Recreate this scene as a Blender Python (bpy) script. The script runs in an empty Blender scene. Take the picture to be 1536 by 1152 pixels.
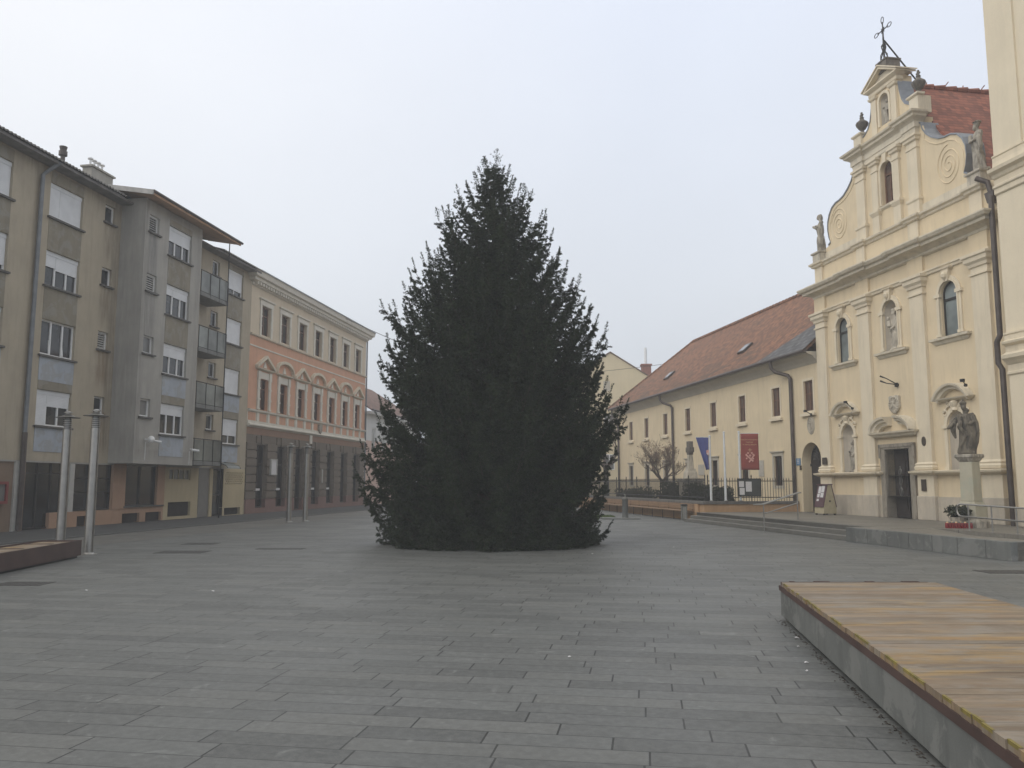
import bpy, bmesh, math, random
import numpy as np
from mathutils import Vector, Matrix, noise as mnoise

random.seed(7)
rng = np.random.default_rng(7)
SC = bpy.context.scene
COL = SC.collection
PI = math.pi
R = math.radians

# ------------------------------------------------------------------ frames
class Fr:
    """A ground frame: local x to the viewer's right along a facade, local y into the building."""
    def __init__(s, ox, oy, dx, dy):
        l = math.hypot(dx, dy)
        s.o = (ox, oy); s.x = (dx / l, dy / l); s.y = (-dy / l, dx / l)
        s.a = math.atan2(dy, dx)
    def w(s, x, y, z=0.0):
        return (s.o[0] + s.x[0] * x + s.y[0] * y, s.o[1] + s.x[1] * x + s.y[1] * y, z)
WORLD = Fr(0, 0, 1, 0)
CH = Fr(14.2256, 30.7522, 0.1704, -0.9854)      # church square side
LF = Fr(-14.402, 45.187, 0.1584, 0.9874)        # left side of the square
OFF = {}

# ------------------------------------------------------------------ mesh builder
class MB:
    def __init__(s):
        s.v = []; s.f = []
    def add(s, vs, fs):
        n = len(s.v); s.v += [tuple(p) for p in vs]; s.f += [tuple(i + n for i in f) for f in fs]; return s
    def box(s, x0, x1, y0, y1, z0, z1):
        return s.add([(x0,y0,z0),(x1,y0,z0),(x1,y1,z0),(x0,y1,z0),(x0,y0,z1),(x1,y0,z1),(x1,y1,z1),(x0,y1,z1)],
                     [(0,3,2,1),(4,5,6,7),(0,1,5,4),(1,2,6,5),(2,3,7,6),(3,0,4,7)])
    def cbox(s, cx, cy, z0, wx, wy, h):
        return s.box(cx - wx/2, cx + wx/2, cy - wy/2, cy + wy/2, z0, z0 + h)
    def prism(s, pts, axis, t0, t1):
        """polygon pts (a,b) extruded: axis 'x' (pts are y,z), 'y' (x,z), 'z' (x,y)"""
        n = len(pts)
        def m(p, t):
            return (t, p[0], p[1]) if axis == 'x' else (p[0], t, p[1]) if axis == 'y' else (p[0], p[1], t)
        vs = [m(p, t0) for p in pts] + [m(p, t1) for p in pts]
        fs = [tuple(range(n))[::-1], tuple(range(n, 2*n))] + [(i, (i+1) % n, n + (i+1) % n, n + i) for i in range(n)]
        return s.add(vs, fs)
    def quad(s, a, b, c, d):
        return s.add([a, b, c, d], [(0, 1, 2, 3)])
    def tube(s, pts, r, n=8, cap=True):
        pts = [Vector(p) for p in pts]
        rs = r if isinstance(r, (list, tuple)) else [r] * len(pts)
        base = len(s.v); prev = None
        for i, p in enumerate(pts):
            t = (pts[min(i+1, len(pts)-1)] - pts[max(i-1, 0)]).normalized()
            if prev is None:
                u = t.orthogonal().normalized()
            else:
                u = (prev - t * prev.dot(t))
                u = u.normalized() if u.length > 1e-6 else t.orthogonal().normalized()
            prev = u; w = t.cross(u)
            for k in range(n):
                a = 2*PI*k/n
                q = p + (u*math.cos(a) + w*math.sin(a)) * rs[i]
                s.v.append(tuple(q))
        for i in range(len(pts)-1):
            for k in range(n):
                a = base + i*n + k; b = base + i*n + (k+1) % n
                s.f.append((a, b, b + n, a + n))
        if cap:
            s.f.append(tuple(base + k for k in range(n))[::-1])
            s.f.append(tuple(base + (len(pts)-1)*n + k for k in range(n)))
        return s
    def lathe(s, cx, cy, prof, n=24, a0=0.0):
        base = len(s.v)
        for (r, z) in prof:
            for k in range(n):
                a = a0 + 2*PI*k/n
                s.v.append((cx + r*math.cos(a), cy + r*math.sin(a), z))
        m = len(prof)
        for i in range(m-1):
            for k in range(n):
                a = base + i*n + k; b = base + i*n + (k+1) % n
                s.f.append((a, b, b+n, a+n))
        s.f.append(tuple(base + k for k in range(n))[::-1]); s.f.append(tuple(base + (m-1)*n + k for k in range(n)))
        return s
    def moulding(s, prof, x0, x1, y, ret=True):
        """cornice: prof = [(projection, z) ...] bottom to top, running x0..x1 in front of plane y with mitred returns"""
        n = len(prof); base = len(s.v)
        for (p, z) in prof:
            e = p if ret else 0
            s.v += [(x0 - e, y + (0.25 if ret else 0), z), (x0 - e, y - p, z), (x1 + e, y - p, z), (x1 + e, y + (0.25 if ret else 0), z)]
        for i in range(n-1):
            a = base + 4*i; b = a + 4
            s.f += [(a, a+1, b+1, b), (a+1, a+2, b+2, b+1), (a+2, a+3, b+3, b+2)]
        a = base; s.f.append((a+3, a+2, a+1, a)); a = base + 4*(n-1); s.f.append((a, a+1, a+2, a+3))
        return s
    def wall(s, x0, x1, z0, z1, y, ops=(), rev=0.25, arcn=14):
        """front skin at y with openings (x0,x1,z0,z1[,arch]) and their reveals to y+rev"""
        xs = sorted({x0, x1, *[v for o in ops for v in o[:2] if x0 < v < x1]})
        zs = sorted({z0, z1, *[v for o in ops for v in o[2:4] if z0 < v < z1]})
        for i in range(len(xs)-1):
            for j in range(len(zs)-1):
                cx = (xs[i]+xs[i+1])/2; cz = (zs[j]+zs[j+1])/2
                if any(o[0] < cx < o[1] and o[2] < cz < o[3] for o in ops): continue
                s.quad((xs[i],y,zs[j]), (xs[i+1],y,zs[j]), (xs[i+1],y,zs[j+1]), (xs[i],y,zs[j+1]))
        for o in ops:
            a, b, c, d = o[:4]; arch = len(o) > 4 and o[4]
            e = y + rev
            if arch:
                r = (b-a)/2; cx = (a+b)/2; zc = d - r
                arc = [(cx - r*math.cos(PI*k/arcn), zc + r*math.sin(PI*k/arcn)) for k in range(arcn+1)]
                for k in range(arcn):
                    p, q = arc[k], arc[k+1]
                    cr = (a, d) if k < arcn/2 else (b, d)
                    s.add([(p[0],y,p[1]), (q[0],y,q[1]), (cr[0],y,cr[1])], [(0,1,2)])
                    s.quad((p[0],y,p[1]), (p[0],e,p[1]), (q[0],e,q[1]), (q[0],y,q[1]))
                top = zc
            else:
                top = d; s.quad((a,y,d), (a,e,d), (b,e,d), (b,y,d))
            s.quad((a,y,c), (a,e,c), (a,e,top), (a,y,top)); s.quad((b,y,c), (b,y,top), (b,e,top), (b,e,c))
            s.quad((a,y,c), (b,y,c), (b,e,c), (a,e,c))
        return s
    def archring(s, cx, z0, zc, r, w, y0, y1, n=16):
        """round-headed surround of width w outside an opening of half width r, from z0 with springing at zc"""
        inn = [(cx-r, z0)] + [(cx - r*math.cos(PI*k/n), zc + r*math.sin(PI*k/n)) for k in range(n+1)] + [(cx+r, z0)]
        q = r + w
        out = [(cx-q, z0)] + [(cx - q*math.cos(PI*k/n), zc + q*math.sin(PI*k/n)) for k in range(n+1)] + [(cx+q, z0)]
        m = len(inn); b = len(s.v)
        for P in (inn, out):
            for yy in (y0, y1):
                s.v += [(p[0], yy, p[1]) for p in P]
        I0, I1, O0, O1 = b, b+m, b+2*m, b+3*m
        for k in range(m-1):
            s.f += [(I0+k, O0+k, O0+k+1, I0+k+1), (O0+k, O1+k, O1+k+1, O0+k+1), (I0+k, I0+k+1, I1+k+1, I1+k), (I1+k, I1+k+1, O1+k+1, O1+k)]
        for k in (0, m-1):
            s.f.append((I0+k, I1+k, O1+k, O0+k))
        return s
    def disc(s, cx, z0, zc, r, y, n=16):
        """filled round-headed panel in plane y"""
        P = [(cx-r, y, z0)] + [(cx - r*math.cos(PI*k/n), y, zc + r*math.sin(PI*k/n)) for k in range(n+1)] + [(cx+r, y, z0)]
        return s.add(P, [tuple(range(len(P)))])

def link(o, name=None):
    COL.objects.link(o); return o

def mesh(mb, name, off=(0,0,0), smooth=False, fixn=True):
    me = bpy.data.meshes.new(name)
    v = [(p[0]-off[0], p[1]-off[1], p[2]-off[2]) for p in mb.v]
    me.from_pydata(v, [], mb.f)
    if fixn and len(mb.f) < 60000:
        bm = bmesh.new(); bm.from_mesh(me)
        bmesh.ops.recalc_face_normals(bm, faces=bm.faces[:]); bm.to_mesh(me); bm.free()
    if smooth:
        me.polygons.foreach_set('use_smooth', [True]*len(me.polygons))
        try: me.set_sharp_from_angle(angle=R(40))
        except Exception: pass
    me.update()
    return me

def props(o, label=None, cat=None, group=None, kind=None):
    if label: o['label'] = label
    if cat: o['category'] = cat
    if group: o['group'] = group
    if kind: o['kind'] = kind
    return o

def thing(name, label, cat, fr=WORLD, off=(0,0,0), group=None):
    e = bpy.data.objects.new(name, None); link(e)
    e.empty_display_size = 0.3
    e.location = fr.w(*off); e.rotation_euler = (0, 0, fr.a)
    OFF[e.name] = tuple(off)
    return props(e, label, cat, group)

def part(mb, name, mat, parent, smooth=False, bevel=0, label=None):
    off = OFF[parent.name]
    o = bpy.data.objects.new(name, mesh(mb, name, off, smooth)); link(o)
    o.parent = parent; OFF[o.name] = off
    o.data.materials.append(mat)
    if bevel: bev(o, bevel)
    if label: o['label'] = label
    return o

def solo(mb, name, mat, label=None, cat=None, fr=WORLD, off=(0,0,0), group=None, kind=None, smooth=False, bevel=0):
    o = bpy.data.objects.new(name, mesh(mb, name, off, smooth)); link(o)
    o.location = fr.w(*off); o.rotation_euler = (0, 0, fr.a)
    OFF[o.name] = tuple(off)
    o.data.materials.append(mat)
    if bevel: bev(o, bevel)
    return props(o, label, cat, group, kind)

def bev(o, w):
    m = o.modifiers.new('bevel', 'BEVEL'); m.width = w; m.segments = 2; m.limit_method = 'ANGLE'; m.angle_limit = R(40)

def copy_tree(o, parent=None):
    c = o.copy(); COL.objects.link(c); c.parent = parent
    OFF[c.name] = OFF.get(o.name, (0,0,0))
    for ch in list(o.children): copy_tree(ch, c)
    return c

# ------------------------------------------------------------------ materials
class NT:
    def __init__(s, name):
        s.m = bpy.data.materials.new(name); s.m.use_nodes = True
        s.t = s.m.node_tree; s.n = s.t.nodes; s.l = s.t.links
        s.b = s.n['Principled BSDF']
    def new(s, t, **k):
        n = s.n.new(t)
        for a, v in k.items(): setattr(n, a, v)
        return n
    def link(s, a, b): s.l.new(a, b)
    def math(s, op, a, b=None, c=None):
        n = s.new('ShaderNodeMath', operation=op)
        for i, v in enumerate((a, b, c)):
            if v is None: continue
            if isinstance(v, (int, float)): n.inputs[i].default_value = v
            else: s.link(v, n.inputs[i])
        return n.outputs[0]
    def mix(s, f, a, b, mode='MIX'):
        n = s.new('ShaderNodeMix', data_type='RGBA', blend_type=mode)
        for i, v in ((0, f), (6, a), (7, b)):
            if isinstance(v, (int, float)): n.inputs[i].default_value = v
            elif isinstance(v, (tuple, list)): n.inputs[i].default_value = (*v[:3], 1)
            else: s.link(v, n.inputs[i])
        return n.outputs[2]
    def coords(s, scale=(1,1,1), kind='Object'):
        tc = s.new('ShaderNodeTexCoord'); mp = s.new('ShaderNodeMapping')
        s.link(tc.outputs[kind], mp.inputs[0]); mp.inputs['Scale'].default_value = scale
        return mp.outputs[0]
    def noise(s, vec, scale, detail=5, rough=0.6, dist=0):
        n = s.new('ShaderNodeTexNoise'); s.link(vec, n.inputs['Vector'])
        n.inputs['Scale'].default_value = scale; n.inputs['Detail'].default_value = detail
        n.inputs['Roughness'].default_value = rough; n.inputs['Distortion'].default_value = dist
        return n.outputs[0]
    def ramp(s, f, p0, p1, c0=(0,0,0), c1=(1,1,1)):
        n = s.new('ShaderNodeValToRGB'); s.link(f, n.inputs[0])
        n.color_ramp.elements[0].position = p0; n.color_ramp.elements[1].position = p1
        n.color_ramp.elements[0].color = (*c0, 1); n.color_ramp.elements[1].color = (*c1, 1)
        return n.outputs[0]
    def bump(s, h, strength=0.3, dist=0.01):
        n = s.new('ShaderNodeBump'); n.inputs['Strength'].default_value = strength; n.inputs['Distance'].default_value = dist
        s.link(h, n.inputs['Height']); s.link(n.outputs[0], s.b.inputs['Normal'])
    def col(s, c):
        s.link(c, s.b.inputs['Base Color'])

def mul(c, k): return tuple(min(1, v*k) for v in c)

def stucco(name, c, var=0.12, streak=0.18, rough=0.85, bump=0.25, patch=None, pa=0.0, fine=40, runs=()):
    t = NT(name); v = t.coords(); s = t.coords((2.6, 2.6, 0.34))
    a = t.noise(v, 1.1, 6); col = t.mix(t.ramp(a, 0.3, 0.7), mul(c, 1-var), mul(c, 1+var))
    f = t.noise(v, fine, 3); col = t.mix(t.ramp(f, 0.35, 0.7), t.mix(0.25, col, mul(c, 0.7)), col)
    g = t.noise(s, 1.6, 6, 0.68, 0.3); col = t.mix(t.math('MULTIPLY', t.ramp(g, 0.48, 0.74), streak), col, mul(c, 0.45))
    if runs:
        # noisy darker bands at set places, water stains below the small windows: (x0, x1, z0, z1, colour, strength)
        tc = t.new('ShaderNodeTexCoord'); sp = t.new('ShaderNodeSeparateXYZ'); t.link(tc.outputs['Object'], sp.inputs[0])
        rn = t.noise(t.coords((5, 5, 0.5)), 1.3, 6, 0.7)
        def soft(x, e0, e1):
            n = t.new('ShaderNodeMapRange'); t.link(x, n.inputs[0]); n.inputs[1].default_value = e0; n.inputs[2].default_value = e1; n.interpolation_type = 'SMOOTHSTEP'; return n.outputs[0]
        for (x0, x1, z0, z1, c_, a_) in runs:
            m = t.math('MULTIPLY', t.math('MULTIPLY', soft(sp.outputs[0], x0-.15, x0+.12), soft(sp.outputs[0], x1+.15, x1-.12)), t.math('MULTIPLY', soft(sp.outputs[2], z0-.1, z0+.9), soft(sp.outputs[2], z1+.1, z1-.02)))
            col = t.mix(t.math('MULTIPLY', t.math('MULTIPLY', m, t.ramp(rn, 0.32, 0.6)), a_), col, c_)
    if patch:
        p = t.noise(v, 1.7, 7, 0.7, 0.6); col = t.mix(t.math('MULTIPLY', t.ramp(p, 0.52, 0.56), pa), col, patch)
    t.col(col); t.b.inputs['Roughness'].default_value = rough
    t.bump(t.noise(v, fine*2, 4), bump, 0.006)
    return t.m

def plain(name, c, rough=0.6, metal=0.0, var=0.1, scale=6, bump=0.0, spec=None):
    t = NT(name); v = t.coords()
    a = t.noise(v, scale, 5); t.col(t.mix(t.ramp(a, 0.3, 0.7), mul(c, 1-var), mul(c, 1+var)))
    r = t.noise(v, scale*2, 3)
    t.link(t.math('MULTIPLY_ADD', r, 0.25, rough-0.12), t.b.inputs['Roughness'])
    t.b.inputs['Metallic'].default_value = metal
    if bump: t.bump(t.noise(v, scale*6, 4), bump, 0.004)
    return t.m

def weathered(name, c, dark, amt=0.7, scale=3.0, rough=0.85, bump=0.5):
    """old carved stone: pale where washed, blackened in large patches with a shape of their own"""
    t = NT(name); v = t.coords(); s = t.coords((2.2, 2.2, 0.7))
    a = t.noise(s, scale, 7, 0.68, 0.8)
    col = t.mix(t.math('MULTIPLY', t.ramp(a, 0.42, 0.62), amt), c, dark)
    f = t.noise(v, 30, 4); col = t.mix(t.math('MULTIPLY', t.ramp(f, 0.4, 0.7), 0.3), col, mul(c, 0.6))
    t.col(col); t.b.inputs['Roughness'].default_value = rough
    t.bump(t.noise(v, 22, 6, 0.7), bump, 0.02)
    return t.m

def tiles(name, c, c2, row=0.13, colw=0.18, var=0.3, moss=(0.05,0.05,0.035), mossamt=0.5, axis='X', mb=None):
    """plain clay tiles: rows by height, columns along the eave"""
    t = NT(name); tc = t.new('ShaderNodeTexCoord'); sp = t.new('ShaderNodeSeparateXYZ'); t.link(tc.outputs['Object'], sp.inputs[0])
    z = t.math('DIVIDE', sp.outputs[2], row); r = t.math('FLOOR', z); fz = t.math('FRACT', z)
    sh = t.math('MULTIPLY', t.math('MODULO', r, 2.0), 0.5)
    x = t.math('ADD', t.math('DIVIDE', sp.outputs[0 if axis == 'X' else 1], colw), sh); cx = t.math('FLOOR', x); fx = t.math('FRACT', x)
    cb = t.new('ShaderNodeCombineXYZ'); t.link(cx, cb.inputs[0]); t.link(r, cb.inputs[1])
    wn = t.new('ShaderNodeTexWhiteNoise', noise_dimensions='2D'); t.link(cb.outputs[0], wn.inputs['Vector'])
    col = t.mix(wn.outputs[0], mul(c, 1-var), mul(c2, 1+var))
    v = t.coords(); a = t.noise(v, 0.9, 6, 0.65)
    col = t.mix(t.math('MULTIPLY', t.ramp(a, 0.5, 0.72), mossamt), col, moss)
    if mb:
        # moss band along the lower courses, broken up along the eave
        st = t.noise(t.coords((0.35, 0.35, 1.6)), 1.2, 6, 0.7, 0.6); n = t.new('ShaderNodeMapRange'); t.link(sp.outputs[2], n.inputs[0]); n.inputs[1].default_value = mb[1]; n.inputs[2].default_value = mb[0]
        col = t.mix(t.math('MULTIPLY', t.math('MULTIPLY', t.ramp(st, 0.47, 0.6), n.outputs[0]), 0.75), col, moss)
    big = t.noise(v, 0.25, 3); col = t.mix(t.math('MULTIPLY', t.ramp(big, 0.35, 0.65), 0.35), col, mul(c, 0.65))
    edge = t.math('LESS_THAN', fx, 0.06); low = t.math('LESS_THAN', fz, 0.14)
    col = t.mix(t.math('MULTIPLY', t.math('MAXIMUM', edge, low), 0.55), col, mul(c, 0.25))  # joint lines; the course line also puts tile shadow into the colour
    t.col(col); t.b.inputs['Roughness'].default_value = 0.85
    t.bump(t.math('SUBTRACT', 1.0, fz), 0.6, 0.03)
    return t.m

def glass(name, c=(0.02,0.022,0.025), rough=0.06):
    t = NT(name); v = t.coords()
    a = t.noise(v, 0.7, 3); t.col(t.mix(t.ramp(a, 0.35, 0.65), mul(c, 0.6), mul(c, 1.6)))
    t.b.inputs['Roughness'].default_value = rough; t.b.inputs['Specular IOR Level'].default_value = 0.5
    t.bump(t.noise(v, 1.5, 2), 0.03, 0.02)
    return t.m

def ribbed(name, c, per=0.05, rough=0.5):
    """roller shutter slats"""
    t = NT(name); tc = t.new('ShaderNodeTexCoord'); sp = t.new('ShaderNodeSeparateXYZ'); t.link(tc.outputs['Object'], sp.inputs[0])
    fz = t.math('FRACT', t.math('DIVIDE', sp.outputs[2], per))
    v = t.coords(); a = t.noise(v, 2.0, 4)
    col = t.mix(t.ramp(a, 0.3, 0.7), mul(c, 0.85), c)
    col = t.mix(t.math('MULTIPLY', t.math('LESS_THAN', fz, 0.1), 0.4), col, mul(c, 0.4))
    t.col(col); t.b.inputs['Roughness'].default_value = rough
    t.bump(t.math('PINGPONG', fz, 0.5), 0.5, 0.01)
    return t.m

def paving(name, row=0.26, lmin=0.7, lmax=1.15, base=(0.130,0.134,0.127), ang=0.0, jr=0.010, jc=0.014, contrast=0.2):
    t = NT(name); tc = t.new('ShaderNodeTexCoord'); mp = t.new('ShaderNodeMapping'); t.link(tc.outputs['Object'], mp.inputs[0])
    mp.inputs['Rotation'].default_value = (0, 0, ang)
    sp = t.new('ShaderNodeSeparateXYZ'); t.link(mp.outputs[0], sp.inputs[0])
    ry = t.math('DIVIDE', sp.outputs[1], row); r = t.math('FLOOR', ry); fy = t.math('FRACT', ry)
    w1 = t.new('ShaderNodeTexWhiteNoise', noise_dimensions='1D'); t.link(r, w1.inputs['W'])
    w2 = t.new('ShaderNodeTexWhiteNoise', noise_dimensions='1D'); t.link(t.math('ADD', r, 0.37), w2.inputs['W'])
    L = t.math('MULTIPLY_ADD', w2.outputs[0], lmax-lmin, lmin)
    x = t.math('ADD', t.math('DIVIDE', sp.outputs[0], L), t.math('MULTIPLY', w1.outputs[0], 7.3))
    cx = t.math('FLOOR', x); fx = t.math('FRACT', x)
    cb = t.new('ShaderNodeCombineXYZ'); t.link(cx, cb.inputs[0]); t.link(r, cb.inputs[1])
    wn = t.new('ShaderNodeTexWhiteNoise', noise_dimensions='2D'); t.link(cb.outputs[0], wn.inputs['Vector'])
    v = t.coords()
    col = t.mix(wn.outputs[0], mul(base, 1-contrast*2.1), mul(base, 1+contrast*2.1))
    wc = t.math('GREATER_THAN', wn.outputs[0], 0.82)
    col = t.mix(t.math('MULTIPLY', wc, 0.35), col, (base[0]*1.05, base[1]*0.98, base[2]*0.9))
    big = t.noise(v, 0.35, 6, 0.6); col = t.mix(t.math('MULTIPLY', t.ramp(big, 0.40, 0.66), 0.4), col, mul(base, 0.68))
    md = t.noise(v, 2.2, 6, 0.65, 0.4); col = t.mix(t.math('MULTIPLY', t.ramp(md, 0.52, 0.75), 0.45), col, mul(base, 1.5))
    sp2 = t.noise(v, 6.5, 5, 0.7); col = t.mix(t.math('MULTIPLY', t.ramp(sp2, 0.62, 0.72), 0.5), col, mul(base, 0.6))
    gr = t.noise(v, 120, 2); col = t.mix(t.math('MULTIPLY', t.ramp(gr, 0.35, 0.65), 0.35), col, mul(base, 1.35))
    jx = t.math('LESS_THAN', t.math('MULTIPLY', fx, L), jc); jy = t.math('LESS_THAN', fy, jr/row)
    jn = t.ramp(t.noise(v, 0.8, 3), 0.3, 0.6)
    fm = t.noise(v, 14, 6, 0.7); col2 = t.mix(t.math('MULTIPLY', t.ramp(fm, 0.4, 0.62), 0.5), mul(base, 0.42), mul(base, 1.5))
    col = t.mix(0.42, col, col2)
    sm = t.noise(v, 3.3, 4, 0.55, 1.5); col = t.mix(t.math('MULTIPLY', t.ramp(sm, 0.63, 0.72), 0.28), col, mul(base, 2.3))
    col = t.mix(t.math('MULTIPLY', jx, t.math('MULTIPLY_ADD', jn, 0.3, 0.65)), col, (0.012,0.011,0.010))
    col = t.mix(t.math('MULTIPLY', jy, t.math('MULTIPLY_ADD', jn, 0.4, 0.5)), col, (0.016,0.015,0.014))
    damp = t.ramp(t.noise(v, 0.55, 5, 0.6, 0.5), 0.42, 0.62)
    t.col(col)
    t.link(t.math('MULTIPLY_ADD', damp, 0.10, 0.52), t.b.inputs['Roughness'])
    h = t.math('SUBTRACT', t.math('MULTIPLY', t.noise(v, 60, 5), 0.25), t.math('MAXIMUM', jx, jy))
    h = t.math('ADD', h, t.math('MULTIPLY', wn.outputs[0], 0.25))
    t.bump(h, 0.45, 0.008)
    return t.m

def boards(name, w, axis=1):
    """bleached planks, each its own tone, some fresher and orange, with grain"""
    t = NT(name); tc = t.new('ShaderNodeTexCoord'); sp = t.new('ShaderNodeSeparateXYZ'); t.link(tc.outputs['Object'], sp.inputs[0])
    k = t.math('FLOOR', t.math('DIVIDE', sp.outputs[axis], w))
    wn = t.new('ShaderNodeTexWhiteNoise', noise_dimensions='1D'); t.link(k, wn.inputs['W'])
    w2 = t.new('ShaderNodeTexWhiteNoise', noise_dimensions='1D'); t.link(t.math('ADD', k, 0.5), w2.inputs['W'])
    cb = t.new('ShaderNodeCombineXYZ'); t.link(t.math('MULTIPLY', sp.outputs[0], 0.6 if axis == 1 else 6.0), cb.inputs[0])
    t.link(t.math('MULTIPLY', sp.outputs[1], 6.0 if axis == 1 else 0.6), cb.inputs[1]); t.link(t.math('MULTIPLY', k, 3.7), cb.inputs[2])
    gr = t.noise(cb.outputs[0], 7, 8, 0.7, 1.2); bl = t.noise(cb.outputs[0], 2.4, 6, 0.7)
    v = t.coords(); wx = t.noise(t.coords((0.5,2.5,1)), 1.6, 6, 0.65, 0.5)
    col = t.mix(wn.outputs[0], (0.15,0.112,0.073), (0.30,0.225,0.148))
    org = t.ramp(w2.outputs[0], 0.72, 0.92)
    col = t.mix(t.math('MULTIPLY', t.math('MULTIPLY', org, 0.95), t.ramp(bl, 0.38, 0.66)), col, (0.46,0.285,0.075))
    col = t.mix(t.math('MULTIPLY', t.ramp(bl, 0.47, 0.62), 0.7), col, (0.21,0.125,0.066))
    col = t.mix(t.math('MULTIPLY', t.ramp(wx, 0.44, 0.6), 0.65), col, (0.235,0.21,0.175))
    col = t.mix(t.math('MULTIPLY', t.ramp(gr, 0.5, 0.72), 0.55), col, (0.12,0.085,0.055))
    ds = t.noise(t.coords((0.8, 2.0, 1)), 1.9, 7, 0.68, 0.8)
    col = t.mix(t.math('MULTIPLY', t.ramp(ds, 0.47, 0.60), 0.62), col, (0.15,0.108,0.068))
    ys = t.noise(t.coords((0.7, 3.0, 1.7)), 1.4, 6, 0.65, 0.5)
    col = t.mix(t.math('MULTIPLY', t.ramp(ys, 0.54, 0.64), 0.5), col, (0.40,0.255,0.085))
    gs = t.noise(t.coords((1.1, 2.6, 0.6)), 2.3, 6, 0.66, 0.4)
    col = t.mix(t.math('MULTIPLY', t.ramp(gs, 0.52, 0.62), 0.5), col, (0.25,0.225,0.19))
    vo = t.new('ShaderNodeTexVoronoi', feature='F1'); t.link(t.coords((1.6,5.0,1.0)), vo.inputs['Vector']); vo.inputs['Scale'].default_value = 1.6
    col = t.mix(t.math('MULTIPLY', t.ramp(vo.outputs['Distance'], 0.05, 0.13, (1,1,1), (0,0,0)), 0.6), col, (0.10,0.06,0.035))
    ck = t.noise(t.coords((0.35,16,1)), 5, 3, 0.6); col = t.mix(t.math('MULTIPLY', t.ramp(ck, 0.66, 0.70), 0.7), col, (0.05,0.038,0.028))
    t.col(col); t.b.inputs['Roughness'].default_value = 0.6
    t.bump(gr, 0.35, 0.005)
    return t.m

def foliage(name, c, c2, rough=0.6, scale=0.9):
    t = NT(name); v = t.coords(); a = t.noise(v, scale, 4, 0.6)
    g = t.new('ShaderNodeObjectInfo')
    col = t.mix(t.ramp(a, 0.35, 0.65), c, c2)
    f = t.noise(v, 9, 3); col = t.mix(t.math('MULTIPLY', t.ramp(f, 0.45, 0.7), 0.5), col, mul(c2, 1.5))
    t.col(col); t.b.inputs['Roughness'].default_value = rough; t.b.inputs['Specular IOR Level'].default_value = 0.25
    return t.m

M = {}
M['pave'] = paving('granite_paving', ang=R(9.1))
M['terrace'] = paving('terrace_paving', row=0.45, lmin=0.5, lmax=0.9, base=(0.185,0.172,0.145), ang=R(-80), contrast=0.1, jr=0.006, jc=0.006)
M['strip'] = paving('pale_street_slabs', row=0.5, lmin=0.5, lmax=0.9, base=(0.145,0.14,0.127), ang=R(9.1), contrast=0.08, jr=0.006, jc=0.006)
M['asphalt'] = stucco('asphalt', (0.062,0.062,0.060), 0.15, 0.1, 0.85, 0.5, fine=60)
M['kerb'] = plain('kerb_stone', (0.10,0.10,0.098), 0.8, 0, 0.2, 4, 0.4)
M['far'] = stucco('ground_soil', (0.12,0.12,0.115), 0.15, 0, 0.9, 0.2)
M['granite'] = stucco('grey_granite', (0.135,0.14,0.132), 0.25, 0.55, 0.7, 0.35, patch=(0.225,0.225,0.21), pa=0.45, fine=55)
M['granite_step'] = stucco('step_granite', (0.15,0.145,0.128), 0.15, 0.3, 0.75, 0.3)
M['tan'] = stucco('tan_render', (0.405,0.348,0.258), 0.10, 0.3, runs=[(-3.75,-3.15,7.6,9.5,(0.12,0.09,0.055),.6),(-3.75,-3.05,5.2,7.0,(0.17,0.11,0.06),.8),(-3.85,-3.0,2.5,4.4,(0.15,0.095,0.05),.75),(-3.7,-3.15,10.3,12.1,(0.12,0.09,0.06),.5),(-7.6,-7.3,2.5,13,(0.15,0.115,0.07),.6),(-3.2,-2.6,2.5,13.2,(0.14,0.115,0.085),.55),(-21,0,12.4,13.3,(0.13,0.11,0.085),.5),(4.6,5.4,2.5,12.1,(0.16,0.12,0.08),.5)])
M['greyr'] = stucco('grey_render', (0.36,0.342,0.307), 0.11, 0.32, runs=[(-2.35,-1.8,9.4,12.1,(0.12,0.12,0.12),.7),(-2.5,-1.7,6.9,9.6,(0.16,0.155,0.145),.6),(-2.7,-2.4,2.5,13.4,(0.17,0.16,0.145),.5),(-1.1,.9,12.8,13.4,(0.15,0.145,0.135),.6),(-2.6,1.7,2.46,3.0,(0.17,0.15,0.13),.5),(1.3,1.7,2.5,13,(0.19,0.18,0.16),.4)])
M['panel'] = stucco('panel_render', (0.245,0.215,0.16), 0.12, 0.4, patch=(0.32,0.315,0.295), pa=0.28)
M['panelblue'] = stucco('blue_grey_panel', (0.37,0.40,0.44), 0.12, 0.3, patch=(0.30,0.29,0.27), pa=0.55)
M['pvc'] = plain('white_frame', (0.72,0.72,0.71), 0.45, 0, 0.05)
M['shutter'] = ribbed('roller_shutter', (0.70,0.71,0.72), 0.055)
M['louvre'] = ribbed('louvre', (0.42,0.41,0.38), 0.10)
M['glass'] = glass('dark_glass')
M['glass_curtain'] = glass('curtained_glass', (0.12,0.12,0.115), 0.15)
M['shopglass'] = glass('shop_glass', (0.012,0.013,0.015), 0.08)
M['leadglass'] = glass('leaded_glass', (0.15,0.175,0.175), 0.35)
M['sill'] = plain('dark_sill', (0.085,0.08,0.072), 0.7, 0, 0.25)
M['fibre'] = plain('fibre_roof', (0.15,0.14,0.13), 0.85, 0, 0.3, 3, 0.3)
M['fibre_pale'] = plain('pale_roof_sheet', (0.36,0.35,0.33), 0.8, 0, 0.25, 3, 0.3)
M['soffit'] = plain('orange_soffit', (0.46,0.27,0.15), 0.7, 0, 0.2, 3)
M['zinc'] = plain('zinc', (0.24,0.26,0.29), 0.5, 0.5, 0.2, 3)
M['zincdark'] = plain('dark_pipe', (0.07,0.055,0.048), 0.5, 0.2, 0.3, 4)
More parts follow.
